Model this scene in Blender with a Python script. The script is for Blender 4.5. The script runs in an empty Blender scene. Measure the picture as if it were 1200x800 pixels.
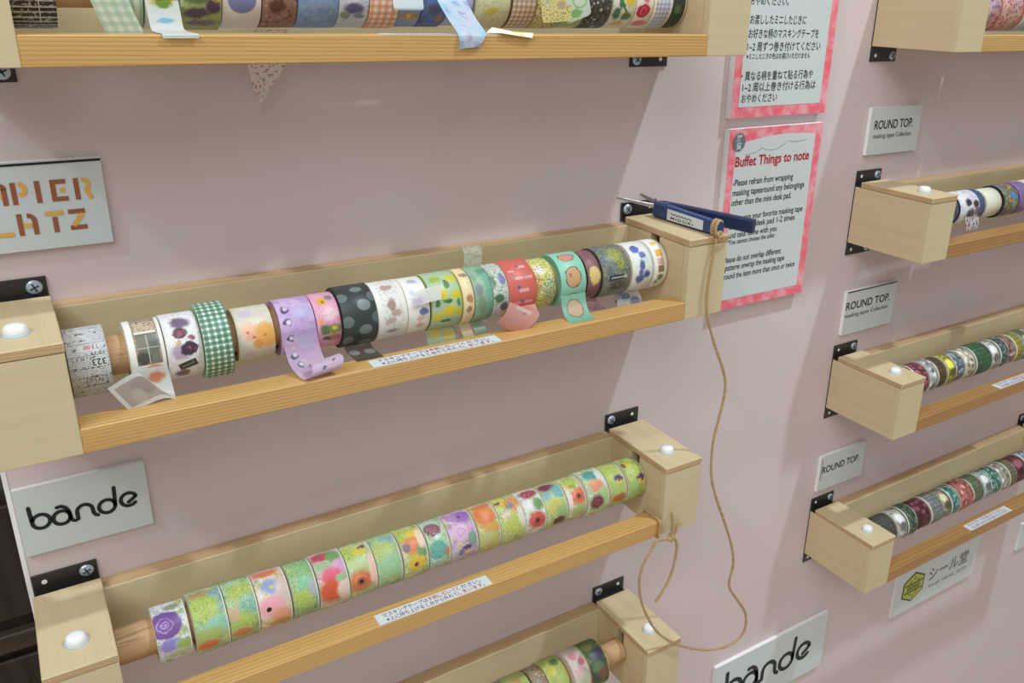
import bpy, bmesh, math, random
from mathutils import Vector

# ------------------------------------------------------------------ scene, camera, light
scene = bpy.context.scene
COL = scene.collection
cam_data = bpy.data.cameras.new('camera')
cam = bpy.data.objects.new('camera', cam_data); COL.objects.link(cam); scene.camera = cam
F_PX = 1010.0
cam_data.sensor_fit = 'HORIZONTAL'; cam_data.sensor_width = 36.0
cam_data.lens = F_PX / 1200 * 36
cam_data.shift_x = -66.14 / 1200; cam_data.shift_y = -26.35 / 1200
cam_data.clip_start = 0.02
cam.location = (0.2061, -0.7482, 1.5234)
cam.rotation_euler = (math.radians(69.3511), math.radians(-1.5516), math.radians(-33.1008))

world = bpy.data.worlds.new('world'); scene.world = world; world.use_nodes = True
bg = world.node_tree.nodes['Background']
bg.inputs[0].default_value = (1.0, 0.955, 0.90, 1); bg.inputs[1].default_value = 0.335

def ceiling_spot(loc, target, power, color, radius=.05, angle=130):
    d = bpy.data.lights.new('ceiling_spot', 'SPOT'); d.energy = power; d.color = color
    d.shadow_soft_size = radius; d.spot_size = math.radians(angle); d.spot_blend = .6
    o = bpy.data.objects.new('ceiling_spot', d); COL.objects.link(o); o.location = loc
    o.rotation_euler = (Vector(target) - Vector(loc)).to_track_quat('-Z', 'Y').to_euler()
ceiling_spot((1.72, -1.05, 3.9), (.9, 0, 1.1), 205, (.80, .92, 1.0), .055)
ceiling_spot((-2.2, -1.25, 4.2), (.6, 0, 1.1), 115, (.82, .93, 1.0), .13)
def fill_panel(loc, target, size, power, color):
    d = bpy.data.lights.new('fill_panel', 'AREA'); d.energy = power; d.color = color; d.shape = 'SQUARE'; d.size = size
    o = bpy.data.objects.new('fill_panel', d); COL.objects.link(o); o.location = loc
    o.rotation_euler = (Vector(target) - Vector(loc)).to_track_quat('-Z', 'Y').to_euler()
fill_panel((-.9, -2.0, 3.6), (.2, -.3, 1.2), 2.4, 60, (.95, .98, 1))  # unseen soft fill, added so the ambient light falls off towards the right

scene.view_settings.view_transform = 'Standard'
scene.view_settings.look = 'None'
scene.view_settings.gamma = 1.0
scene.view_settings.use_curve_mapping = False
scene.view_settings.exposure = 0.0

# ------------------------------------------------------------------ helpers
def lin(c):
    out = []
    for v in c[:3]:
        v = v / 255
        out.append(v / 12.92 if v <= .04045 else ((v + .055) / 1.055) ** 2.4)
    return tuple(out)
K_ALB = [.62]
def alb(c, k=None):                      # reflectance of a thing whose photographed sRGB colour is c
    k = k or K_ALB[0]
    if K_ALB[0] > .7:                   # washi prints are a little chalky
        g = sum(c[:3]) / 3; c = tuple(v * .88 + g * .12 for v in c[:3])
    return tuple(min(.86, v / k) for v in lin(c)) + (1,)

class NB:
    """small node builder; x, y = print coordinates in millimetres (x along the roll axis, y around it)"""
    def __init__(s, name, rough=.5, coords='UV', spec=.35):
        s.mat = bpy.data.materials.new(name); s.mat.use_nodes = True
        s.t = s.mat.node_tree; s.n = s.t.nodes; s.l = s.t.links
        s.n.clear()
        s.out = s.n.new('ShaderNodeOutputMaterial')
        s.bsdf = s.n.new('ShaderNodeBsdfPrincipled')
        s.bsdf.inputs['Roughness'].default_value = rough
        s.bsdf.inputs['Specular IOR Level'].default_value = spec
        s.l.new(s.bsdf.outputs[0], s.out.inputs[0])
        tc = s.n.new('ShaderNodeTexCoord')
        s.co = tc.outputs[coords]
        s.c = None
        s.seed = (sum(ord(ch) for ch in name) * 7.31) % 97
        s.warped = None
        s.fill = None
    def link(s, a, sock):
        if hasattr(a, 'is_output'): s.l.new(a, sock)
        else: sock.default_value = a
    def math(s, op, a, b=0.0, clamp=False):
        n = s.n.new('ShaderNodeMath'); n.operation = op; n.use_clamp = clamp
        s.link(a, n.inputs[0]); s.link(b, n.inputs[1]); return n.outputs[0]
    def vec(s, op, a, b):
        n = s.n.new('ShaderNodeVectorMath'); n.operation = op
        s.link(a, n.inputs[0]); s.link(b, n.inputs[1])
        return n.outputs['Value'] if op in ('LENGTH', 'DOT_PRODUCT', 'DISTANCE') else n.outputs[0]
    def ramp(s, v, lo, hi, a=0.0, b=1.0, smooth=True):
        n = s.n.new('ShaderNodeMapRange'); n.interpolation_type = 'SMOOTHSTEP' if smooth else 'LINEAR'
        s.link(v, n.inputs[0])
        for i, q in enumerate((lo, hi, a, b)): n.inputs[i + 1].default_value = q
        return n.outputs[0]
    def mix(s, fac, color, mode='MIX'):
        n = s.n.new('ShaderNodeMix'); n.data_type = 'RGBA'; n.blend_type = mode
        s.link(fac, n.inputs[0]); s.link(s.c, n.inputs[6]); s.link(color, n.inputs[7])
        s.c = n.outputs[2]; return s
    def noise(s, scale, detail=3, co=None, off=0.0, rough=.55):
        n = s.n.new('ShaderNodeTexNoise'); n.inputs['Detail'].default_value = detail
        n.inputs['Scale'].default_value = 1; n.inputs['Roughness'].default_value = rough
        sc = scale if isinstance(scale, tuple) else (scale, scale, scale)
        v = s.vec('MULTIPLY', co or s.co, sc)
        v = s.vec('ADD', v, (s.seed + off, off * 1.7, s.seed * .3))
        s.l.new(v, n.inputs['Vector']); return n
    def w(s):
        if s.warped is None:
            n = s.noise(.2, 2, off=3)
            v = s.vec('SUBTRACT', n.outputs['Color'], (.5, .5, .5))
            s.warped = s.vec('ADD', s.co, s.vec('MULTIPLY', v, (5, 5, 0)))
        return s.warped
    # --- print layers
    def base(s, c): s.c = alb(c); return s
    def wash(s, cols, scale=.08, detail=3):
        n = s.noise(scale, detail, off=11)
        r = s.n.new('ShaderNodeValToRGB'); e = r.color_ramp.elements
        k = len(cols)
        while len(e) < k: e.new(.5)
        for i, c in enumerate(cols):
            e[i].position = .28 + .44 * i / max(1, k - 1); e[i].color = alb(c)
        s.l.new(n.outputs['Fac'], r.inputs[0])
        s.c = r.outputs[0]
        if s.fill:                                   # painterly leaf mass between the flowers
            def sh(c, f, g=0): return tuple(max(0, min(255, int(v * f + g))) for v in c)
            s.scatter(7.5, .46, [cols[0], sh(cols[1], .86), sh(cols[-1], 1.05), s.fill[0], cols[1], s.fill[1]], soft=.3)
            s.scatter(3.1, .3, [sh(cols[0], .8), cols[-1], s.fill[0], sh(cols[1], 1.08), cols[0]], soft=.22)
        return s
    def blob(s, x, y, rx, c, ry=None, soft=.34, warp=True, amt=1.0):
        ry = ry or rx
        if warp: rx, ry = rx * (1.3 if s.fill else 1.12), ry * (1.3 if s.fill else 1.12)
        v = s.vec('SUBTRACT', s.w() if warp else s.co, (x, y, 0))
        v = s.vec('MULTIPLY', v, (1 / rx, 1 / ry, 0))
        d = s.vec('LENGTH', v, (0, 0, 0))
        return s.mix(s.ramp(d, 1 + soft, 1 - soft, 0, amt), alb(c))
    def ring(s, x, y, r, wd, c, warp=False):
        v = s.vec('SUBTRACT', s.w() if warp else s.co, (x, y, 0))
        v = s.vec('MULTIPLY', v, (1, 1, 0))
        d = s.vec('LENGTH', v, (0, 0, 0))
        d = s.math('ABSOLUTE', s.math('SUBTRACT', d, r))
        return s.mix(s.ramp(d, wd * 1.2, wd * .8), alb(c))
    def rect(s, x, y, hx, hy, c, rot=0.0, amt=1.0):
        v = s.vec('SUBTRACT', s.co, (x, y, 0))
        if rot:
            n = s.n.new('ShaderNodeVectorRotate'); n.rotation_type = 'Z_AXIS'
            s.l.new(v, n.inputs['Vector']); n.inputs['Angle'].default_value = -rot; v = n.outputs[0]
        v = s.vec('ABSOLUTE', v, (0, 0, 0))
        sp = s.n.new('ShaderNodeSeparateXYZ'); s.l.new(v, sp.inputs[0])
        m = s.math('MULTIPLY', s.math('LESS_THAN', sp.outputs[0], hx), s.math('LESS_THAN', sp.outputs[1], hy))
        if amt < 1: m = s.math('MULTIPLY', m, amt)
        return s.mix(m, alb(c))
    def scatter(s, cell, rad, cols, soft=.12, warp=True, jitter=1.0, centre=None):
        n = s.n.new('ShaderNodeTexVoronoi'); n.voronoi_dimensions = '2D'
        n.inputs['Scale'].default_value = 1; n.inputs['Randomness'].default_value = jitter
        v = s.vec('MULTIPLY', s.w() if warp else s.co, (1 / cell, 1 / cell, 0))
        v = s.vec('ADD', v, (s.seed * 1.3, s.seed * .7, 0))
        s.l.new(v, n.inputs['Vector'])
        r = s.n.new('ShaderNodeValToRGB'); r.color_ramp.interpolation = 'CONSTANT'
        e = r.color_ramp.elements
        while len(e) < len(cols): e.new(.5)
        for i, c in enumerate(cols):
            e[i].position = i / len(cols); e[i].color = alb(c)
        sp = s.n.new('ShaderNodeSeparateColor'); s.l.new(n.outputs['Color'], sp.inputs[0])
        s.l.new(sp.outputs[0], r.inputs[0])
        s.mix(s.ramp(n.outputs['Distance'], rad + soft, rad - soft), r.outputs[0])
        if centre: s.mix(s.ramp(n.outputs['Distance'], rad * .35 + .03, rad * .35 - .03), alb(centre))
        return s
    def check(s, period, c, duty=0.0, amt=.5, ang=False):
        sp = s.n.new('ShaderNodeSeparateXYZ'); s.l.new(s.co, sp.inputs[0])
        for ax in (0, 1):
            q = s.math('SINE', s.math('MULTIPLY', sp.outputs[ax], 2 * math.pi / period))
            s.mix(s.ramp(q, duty - .12, duty + .12, 0, amt), alb(c))
        return s
    def speck(s, scale, thr, c, detail=2, off=5, amt=1.0, soft=.05):
        if not isinstance(scale, tuple) and scale < 5: scale *= .55
        n = s.noise(scale, detail, off=off)
        return s.mix(s.ramp(n.outputs['Fac'], thr - soft, thr + soft, 0, amt), alb(c))
    def band(s, x0, x1, c):
        return s.rect((x0 + x1) / 2, 0, (x1 - x0) / 2, 900, c)
    def rows(s, pitch, c, sx=.9, thr=.5, duty=-.1, amt=.9, off=2.0):        # rows of tiny printed lettering
        sp = s.n.new('ShaderNodeSeparateXYZ'); s.l.new(s.co, sp.inputs[0])
        q = s.math('SINE', s.math('MULTIPLY', sp.outputs[1], 2 * math.pi / pitch))
        m = s.ramp(q, duty - .15, duty + .15)
        n = s.noise((sx, 2.0 / pitch, 1), 2, off=off)
        m = s.math('MULTIPLY', m, s.ramp(n.outputs['Fac'], thr - .03, thr + .03, 0, amt))
        return s.mix(m, alb(c))
    def grain(s, amt=.25, scale=.9):
        n = s.noise(scale, 3, off=21)
        g = s.ramp(n.outputs['Fac'], .3, .7, 1 - amt, 1 + amt * .4, smooth=False)
        return s.mix(1.0, s.n_gray(g), 'MULTIPLY')
    def n_gray(s, v):
        n = s.n.new('ShaderNodeCombineColor')
        for i in range(3): s.l.new(v, n.inputs[i])
        return n.outputs[0]
    def done(s, clear=0.0):
        s.link(s.c, s.bsdf.inputs['Base Color'])
        if clear:
            tr = s.n.new('ShaderNodeBsdfTransparent'); tl = s.n.new('ShaderNodeBsdfTranslucent')
            s.link(s.c, tl.inputs[0])
            m1 = s.n.new('ShaderNodeMixShader'); m1.inputs[0].default_value = .3
            s.l.new(s.bsdf.outputs[0], m1.inputs[1]); s.l.new(tl.outputs[0], m1.inputs[2])
            m2 = s.n.new('ShaderNodeMixShader'); m2.inputs[0].default_value = clear
            s.l.new(m1.outputs[0], m2.inputs[1]); s.l.new(tr.outputs[0], m2.inputs[2])
            s.l.new(m2.outputs[0], s.out.inputs[0])
        return s.mat

def plain(name, c, rough=.5, metal=0.0, spec=.35, k=None, var=0.0, scale=40):
    b = NB(name, rough, 'Object', spec); b.c = alb(c, k)
    b.bsdf.inputs['Metallic'].default_value = metal
    if var: b.grain(var, scale)
    return b.done()

def wood(name, c1, c2, axis, fine=260, coarse=14, rough=.55, bump=.05, band=.5, pores=.12):
    b = NB(name, rough, 'Object', .3)
    long_ = {'x': (1.2, 1, 1), 'y': (1, 1.2, 1), 'z': (1, 1, 1.2)}[axis]
    def sc(v): return tuple(v * (.05 if a == axis else 1) for a in 'xyz')
    n = b.noise(sc(coarse), 4, off=1)
    w_ = b.n.new('ShaderNodeTexWave'); w_.wave_type = 'BANDS'; w_.bands_direction = 'DIAGONAL'
    w_.inputs['Scale'].default_value = 1; w_.inputs['Distortion'].default_value = 2.5; w_.inputs['Detail'].default_value = 2
    b.l.new(b.vec('MULTIPLY', b.co, sc(coarse * 4)), w_.inputs['Vector'])
    f = b.math('ADD', b.math('MULTIPLY', n.outputs['Fac'], 1 - band), b.math('MULTIPLY', w_.outputs['Fac'], band))
    b.c = alb(c1); b.mix(b.ramp(f, .25, .75), alb(c2))
    p = b.noise(sc(fine), 2, off=9)
    b.mix(b.ramp(p.outputs['Fac'], .52, .7, 0, pores), alb(tuple(v * .45 for v in c2)))
    bp = b.n.new('ShaderNodeBump'); bp.inputs['Strength'].default_value = bump; bp.inputs['Distance'].default_value = .0005
    b.l.new(p.outputs['Fac'], bp.inputs['Height']); b.l.new(bp.outputs[0], b.bsdf.inputs['Normal'])
    return b.done()

def pine(name, c1, c2, period=.0027):
    b = NB(name, .42, 'Object', .3)
    w_ = b.n.new('ShaderNodeTexWave'); w_.wave_type = 'BANDS'; w_.bands_direction = 'DIAGONAL'
    w_.inputs['Scale'].default_value = 1; w_.inputs['Distortion'].default_value = 1.6; w_.inputs['Detail'].default_value = 2; w_.inputs['Detail Scale'].default_value = .6
    f = .628 / period
    b.l.new(b.vec('MULTIPLY', b.co, (f * .012, f * .55, f)), w_.inputs['Vector'])
    b.c = alb(c1)
    n = b.noise((1.5, 30, 30), 3, off=1); b.mix(b.ramp(n.outputs['Fac'], .3, .7, 0, .5), alb(c2))
    b.mix(b.ramp(w_.outputs['Fac'], .55, .98, 0, .40), alb(tuple(v * .80 for v in c2)))
    p = b.noise((30, 900, 900), 2, off=9); b.mix(b.ramp(p.outputs['Fac'], .55, .72, 0, .12), alb(tuple(v * .5 for v in c2)))
    return b.done()

BASE = {}
def tag(o, label=None, cat=None, group=None, kind=None):
    if label: o['label'] = label
    if cat: o['category'] = cat
    if group: o['group'] = group
    if kind: o['kind'] = kind
    return o
def thing(name, loc, label, cat, group=None):
    o = bpy.data.objects.new(name, None); COL.objects.link(o); o.location = loc
    o.empty_display_size = .02
    BASE[o.name] = Vector(loc); return tag(o, label, cat, group)
def mesh_obj(name, verts, faces, mats, parent=None, uvs=None, midx=None, smooth=False, base=None):
    """verts in world coordinates; origin = base of the root thing"""
    b = BASE[parent.name] if parent else Vector(base if base else (0, 0, 0))
    me = bpy.data.meshes.new(name)
    me.from_pydata([tuple(Vector(v) - b) for v in verts], [], faces)
    for m in (mats if isinstance(mats, (list, tuple)) else [mats]): me.materials.append(m)
    if uvs:
        ul = me.uv_layers.new(name='print')
        for li, lp in enumerate(me.loops): ul.data[li].uv = uvs[lp.vertex_index]
    if midx: me.polygons.foreach_set('material_index', midx)
    if smooth: me.polygons.foreach_set('use_smooth', [True] * len(me.polygons))
    me.update()
    o = bpy.data.objects.new(name, me); COL.objects.link(o)
    if parent: o.parent = parent
    else: o.location = b
    BASE[o.name] = b
    return o
def box_geo(x0, x1, y0, y1, z0, z1, bev=0.0):
    bm = bmesh.new()
    v = [bm.verts.new(p) for p in ((x0,y0,z0),(x1,y0,z0),(x1,y1,z0),(x0,y1,z0),(x0,y0,z1),(x1,y0,z1),(x1,y1,z1),(x0,y1,z1))]
    for f in ((0,3,2,1),(4,5,6,7),(0,1,5,4),(1,2,6,5),(2,3,7,6),(3,0,4,7)): bm.faces.new([v[i] for i in f])
    if bev: bmesh.ops.bevel(bm, geom=bm.edges[:], offset=bev, segments=1, affect='EDGES')
    bm.normal_update()
    vs = [tuple(q.co) for q in bm.verts]; fs = [[q.index for q in f.verts] for f in bm.faces]
    ns = [tuple(f.normal) for f in bm.faces]
    bm.verts.index_update()
    fs = [[q.index for q in f.verts] for f in bm.faces]
    bm.free(); return vs, fs, ns
def box(name, x0, x1, y0, y1, z0, z1, mats, parent=None, bev=.0006, edge=None, base=None):
    """edge: set of 'xyz' axes whose faces take the second material"""
    vs, fs, ns = box_geo(x0, x1, y0, y1, z0, z1, bev)
    mi = None
    if edge:
        mi = []
        for n in ns:
            a = max(range(3), key=lambda i: abs(n[i])); mi.append(1 if 'xyz'[a] in edge and abs(n[a]) > .9 else 0)
    return mesh_obj(name, vs, fs, mats, parent, midx=mi, base=base)
def join(geos):
    V, Fc = [], []
    for vs, fs, *_ in geos:
        k = len(V); V += list(vs); Fc += [[i + k for i in f] for f in fs]
    return V, Fc
def lathe_geo(profile, centre, axis, n=24):
    """profile: (radius, height) pairs, turned about axis ('x','y','z')"""
    V, Fc = [], []
    for r, h in profile:
        for i in range(n):
            a = 2 * math.pi * i / n; c, s_ = r * math.cos(a), r * math.sin(a)
            p = {'x': (h, c, s_), 'y': (c, h, s_), 'z': (c, s_, h)}[axis]
            V.append(tuple(p[k] + centre[k] for k in range(3)))
    for j in range(len(profile) - 1):
        for i in range(n):
            a, b = j * n + i, j * n + (i + 1) % n
            Fc.append([a, b, b + n, a + n])
    Fc.append(list(range(n))[::-1]); Fc.append(list(range((len(profile) - 1) * n, len(profile) * n)))
    return V, Fc
def obox_geo(p0, p1, up, w0, h0, w1, h1, segs=1):
    """bar from p0 to p1, widths across and heights along `up`, tapering"""
    p0, p1, up = Vector(p0), Vector(p1), Vector(up)
    d = (p1 - p0).normalized(); sd = d.cross(up).normalized(); u = sd.cross(d).normalized()
    V = []
    for p, w_, h in ((p0, w0, h0), (p1, w1, h1)):
        c = min(w_, h) * .18
        for a, b in ((-w_/2+c,-h/2),(w_/2-c,-h/2),(w_/2,-h/2+c),(w_/2,h/2-c),(w_/2-c,h/2),(-w_/2+c,h/2),(-w_/2,h/2-c),(-w_/2,-h/2+c)):
            V.append(tuple(p + sd * a + u * b))
    Fc = [[i, (i+1) % 8, 8 + (i+1) % 8, 8 + i] for i in range(8)] + [list(range(8))[::-1], list(range(8, 16))]
    return V, Fc
def tube_geo(pts, r, n=8, close_ends=True):
    V, Fc = [], []
    pts = [Vector(p) for p in pts]
    prev = Vector((.13, .97, .2))
    for i, p in enumerate(pts):
        d = (pts[min(i + 1, len(pts) - 1)] - pts[max(i - 1, 0)])
        d = d.normalized() if d.length > 1e-9 else Vector((0, 0, 1))
        a = (prev - d * prev.dot(d)); a = a.normalized() if a.length > 1e-6 else d.orthogonal().normalized()
        prev = a; b = d.cross(a)
        for k in range(n):
            t = 2 * math.pi * k / n; V.append(tuple(p + a * (r * math.cos(t)) + b * (r * math.sin(t))))
    for i in range(len(pts) - 1):
        for k in range(n):
            q, e = i * n + k, i * n + (k + 1) % n
            Fc.append([q, e, e + n, q + n])
    if close_ends: Fc.append(list(range(n))[::-1]); Fc.append(list(range((len(pts)-1)*n, len(pts)*n)))
    return V, Fc
def crom(pts, k=8):
    P = [Vector(p) for p in pts]; P = [P[0] * 2 - P[1]] + P + [P[-1] * 2 - P[-2]]
    out = []
    for i in range(1, len(P) - 2):
        a, b, c, d = P[i-1], P[i], P[i+1], P[i+2]
        for j in range(k):
            t = j / k
            out.append(.5 * ((2*b) + (c-a)*t + (2*a-5*b+4*c-d)*t*t + (3*b-a-3*c+d)*t**3))
    out.append(P[-2]); return out

# flat lettering: text turned to mesh and fitted between x0..x1 on a plane
def text_mesh(s, bold=0.0, spacing=1.0):
    cu = bpy.data.curves.new('lettering', 'FONT'); cu.body = s; cu.size = 1.0; cu.offset = bold
    cu.resolution_u = 3; cu.space_character = spacing; cu.fill_mode = 'FRONT' if hasattr(cu, 'fill_mode') else cu.fill_mode
    o = bpy.data.objects.new('lettering', cu); COL.objects.link(o)
    dg = bpy.context.evaluated_depsgraph_get(); dg.update()
    me = bpy.data.meshes.new_from_object(o.evaluated_get(dg))
    vs = [tuple(v.co) for v in me.vertices]; fs = [list(p.vertices) for p in me.polygons]
    bpy.data.objects.remove(o); bpy.data.curves.remove(cu); bpy.data.meshes.remove(me)
    return vs, fs
def lettering(s, mat, parent, origin, ex, ey, width, height=None, bold=0.0, name='lettering', spacing=1.0):
    """origin = left end of baseline, ex = reading direction, ey = up direction; height = size of the em"""
    vs, fs = text_mesh(s, bold, spacing)
    if not vs: return None
    x0 = min(v[0] for v in vs); x1 = max(v[0] for v in vs)
    sx = width / max(1e-6, x1 - x0); sy = height if height else sx
    O, X, Y = Vector(origin), Vector(ex), Vector(ey)
    return mesh_obj(name, [O + X * ((v[0] - x0) * sx) + Y * (v[1] * sy) for v in vs], fs, mat, parent)
def strokes_geo(polys, wd, O, X, Y, nrm, cap=True):
    """flat pen strokes: polylines in (a, b) with round caps, laid on the plane O + a X + b Y"""
    V, Fc = [], []
    O, X, Y = Vector(O), Vector(X), Vector(Y)
    for pl in polys:
        n = len(pl); k = len(V)
        for i, (a, b) in enumerate(pl):
            p0, p1 = pl[max(0, i-1)], pl[min(n-1, i+1)]
            dx, dy = p1[0]-p0[0], p1[1]-p0[1]; L = math.hypot(dx, dy) or 1
            nx, ny = -dy / L * wd / 2, dx / L * wd / 2
            V.append(tuple(O + X * (a+nx) + Y * (b+ny))); V.append(tuple(O + X * (a-nx) + Y * (b-ny)))
        Fc += [[k+2*i, k+2*i+1, k+2*i+3, k+2*i+2] for i in range(n-1)]
        if cap:
            for a, b in (pl[0], pl[-1]):
                k = len(V)
                for q in range(12):
                    t = 2*math.pi*q/12; V.append(tuple(O + X*(a+math.cos(t)*wd/2) + Y*(b+math.sin(t)*wd/2) + Vector(nrm)*.00003))
                Fc.append(list(range(k, k+12)))
    return V, Fc
def arc(cx, cy, r, a0, a1, n=16, ry=None):
    ry = ry or r
    return [(cx + r*math.cos(math.radians(a0+(a1-a0)*i/n)), cy + ry*math.sin(math.radians(a0+(a1-a0)*i/n))) for i in range(n+1)]

# ------------------------------------------------------------------ materials
def wall_material():
    b = NB('pink_wallpaper', .62, 'Object', .3)
    b.c = (.685, .58, .585, 1); n = b.noise(1.5, 3, off=2); b.mix(b.ramp(n.outputs['Fac'], .35, .65, 0, .4), (.67, .57, .57, 1))
    f = b.noise(420, 2, off=4)
    bp = b.n.new('ShaderNodeBump'); bp.inputs['Strength'].default_value = .04; bp.inputs['Distance'].default_value = .0004
    b.l.new(f.outputs['Fac'], bp.inputs['Height']); b.l.new(bp.outputs[0], b.bsdf.inputs['Normal'])
    return b.done()
M_WALL = wall_material()
M_PLY = wood('birch_plywood', (167, 155, 124), (163, 150, 119), 'x', 300, 10, .5, .03, .12, .04)
M_PLYY = wood('birch_plywood_side', (168, 153, 122), (163, 146, 115), 'y', 300, 8, .5, .03, .15, .05)
M_EDGE = wood('plywood_edge', (160, 136, 104), (146, 118, 86), 'x', 420, 60, .6, .05, .3, .2)
M_PINE = pine('pine_rail_wood', (168, 134, 84), (152, 115, 66))
M_PINE2 = pine('brown_rail_wood', (144, 108, 66), (130, 92, 54), .0045)
M_DOWEL = wood('dowel_wood', (160, 131, 98), (144, 112, 80), 'x', 500, 50, .55, .06, .15, .45)
M_BLACK = plain('black_powder_coat', (34, 32, 32), .38, 0, .5)
M_SCREW = plain('zinc_screw', (150, 164, 176), .35, .5)
M_RECESS = plain('screw_recess', (40, 52, 66), .5)
M_CAP = plain('white_plastic_cap', (226, 232, 236), .35, k=.8)
M_CAPRING = plain('grey_cap_washer', (150, 168, 176), .35)
M_WHITE = plain('white_foam_board', (168, 174, 175), .55)
M_SIDE = plain('foam_board_edge', (206, 200, 196), .6)
M_INK = plain('black_ink', (22, 24, 28), .5)
M_INK2 = plain('grey_ink', (92, 94, 98), .5)
M_RED = plain('crimson_ink', (150, 30, 44), .5)
M_PURP = plain('plum_ink', (96, 52, 78), .5)
M_BROWN = plain('brown_ink', (122, 74, 50), .5)
M_OCHRE = plain('ochre_ink', (184, 142, 66), .5)
M_CREAM = plain('paper_core', (176, 164, 140), .7)
M_CARD = plain('cardboard_core', (150, 116, 82), .75)
M_TWINE = plain('jute_twine', (152, 127, 90), .85, var=.35, scale=900)
M_BLUE = plain('navy_plastic', (30, 50, 88), .35, spec=.5)
M_NAVY = plain('dark_navy_plastic', (20, 32, 64), .4, spec=.5)
M_STEEL = plain('scissor_steel', (150, 148, 148), .3, .9)
M_FLOOR = plain('beige_floor', (168, 156, 142), .5, var=.1, scale=3)
M_DARK = wood('dark_brown_wood', (44, 34, 28), (34, 26, 21), 'z', 200, 6, .5, .05, .4, .2)
M_DARK2 = wood('dark_brown_rail', (58, 46, 36), (48, 38, 30), 'x', 200, 6, .5, .05, .4, .2)
M_PALE = plain('pale_wall_paint', (196, 206, 214), .7)

def poster_border():
    b = NB('pink_watercolour', .5, 'Object', .3)
    b.c = alb((196, 88, 100)); n = b.noise(70, 4, off=2)
    b.mix(b.ramp(n.outputs['Fac'], .35, .7), alb((206, 138, 146)))
    f = b.noise(260, 3, off=6); b.mix(b.ramp(f.outputs['Fac'], .62, .7, 0, .6), alb((188, 66, 88)))
    return b.done()
M_BORDER = poster_border()

# ------------------------------------------------------------------ the room
XW = .1655
w_ = box('wall_back', XW, 3.6, 0, .03, 0, 2.7, M_WALL, bev=0); tag(w_, 'pale pink papered display wall panel', None, None, 'structure')
t_ = box('trim_1', XW - .0035, XW, -.0006, .031, 0, 2.7, M_CAP, bev=0); tag(t_, 'white edge strip down the left end of the pink wall', None, None, 'structure')
f_ = box('floor', -5, 6, -5, 4, -.05, 0, M_FLOOR, bev=0); tag(f_, 'beige floor below the display wall', None, None, 'structure')
r_ = box('wall_rear', -5, 6, 3.0, 3.05, 0, 2.7, M_PALE, bev=0); tag(r_, 'pale wall far behind the display panel', None, None, 'structure')
cab = thing('dark_cabinet', (-.3, .3, 0), 'dark brown wooden cabinet half hidden behind the wall panel edge', 'cabinet')
box('body', -.9, .3, .3, .7, 0, .985, M_DARK, cab, bev=.003)
box('front_rail', -.9, .3, .285, .3, .775, .80, M_DARK2, cab, bev=.002)
box('front_board', -.9, .3, .292, .3, .34, .76, M_DARK, cab, bev=.002)
box('front_board', -.9, .3, .292, .3, .815, .965, M_DARK, cab, bev=.002)

# ------------------------------------------------------------------ tape racks
D, H, T, W, YB = .12, .0771, .0078, .0508, .0111
AY = -.0645
RH, RY = .019, -.096           # rail height, back of rail
def screw_geo(x, z, y=-.0022):
    head = lathe_geo([(.0056, 0), (.0056, -.0008), (.0046, -.0018), (.0016, -.0023)], (x, y, z), 'y', 20)
    return head
def screw(x, z, parent, r=0.4):
    h = mesh_obj('screw', *screw_geo(x, z), M_SCREW, parent, smooth=False)
    g = []
    for a in (r, r + math.pi / 2):
        dx, dz = math.cos(a) * .0034, math.sin(a) * .0034
        g.append(obox_geo((x-dx, -.0046, z-dz), (x+dx, -.0046, z+dz), (0, 1, 0), 0.0012, .0006, .0012, .0006))
    V, Fc = join(g)
    # recess belongs to the screw mesh itself
    me = h.data; b = BASE[h.name]
    bm = bmesh.new(); bm.from_mesh(me); me.materials.append(M_RECESS)
    nv = [bm.verts.new(Vector(v) - b) for v in V]
    for f in Fc:
        q = bm.faces.new([nv[i] for i in f]); q.material_index = 1
    bm.to_mesh(me); bm.free()
    return h
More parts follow.
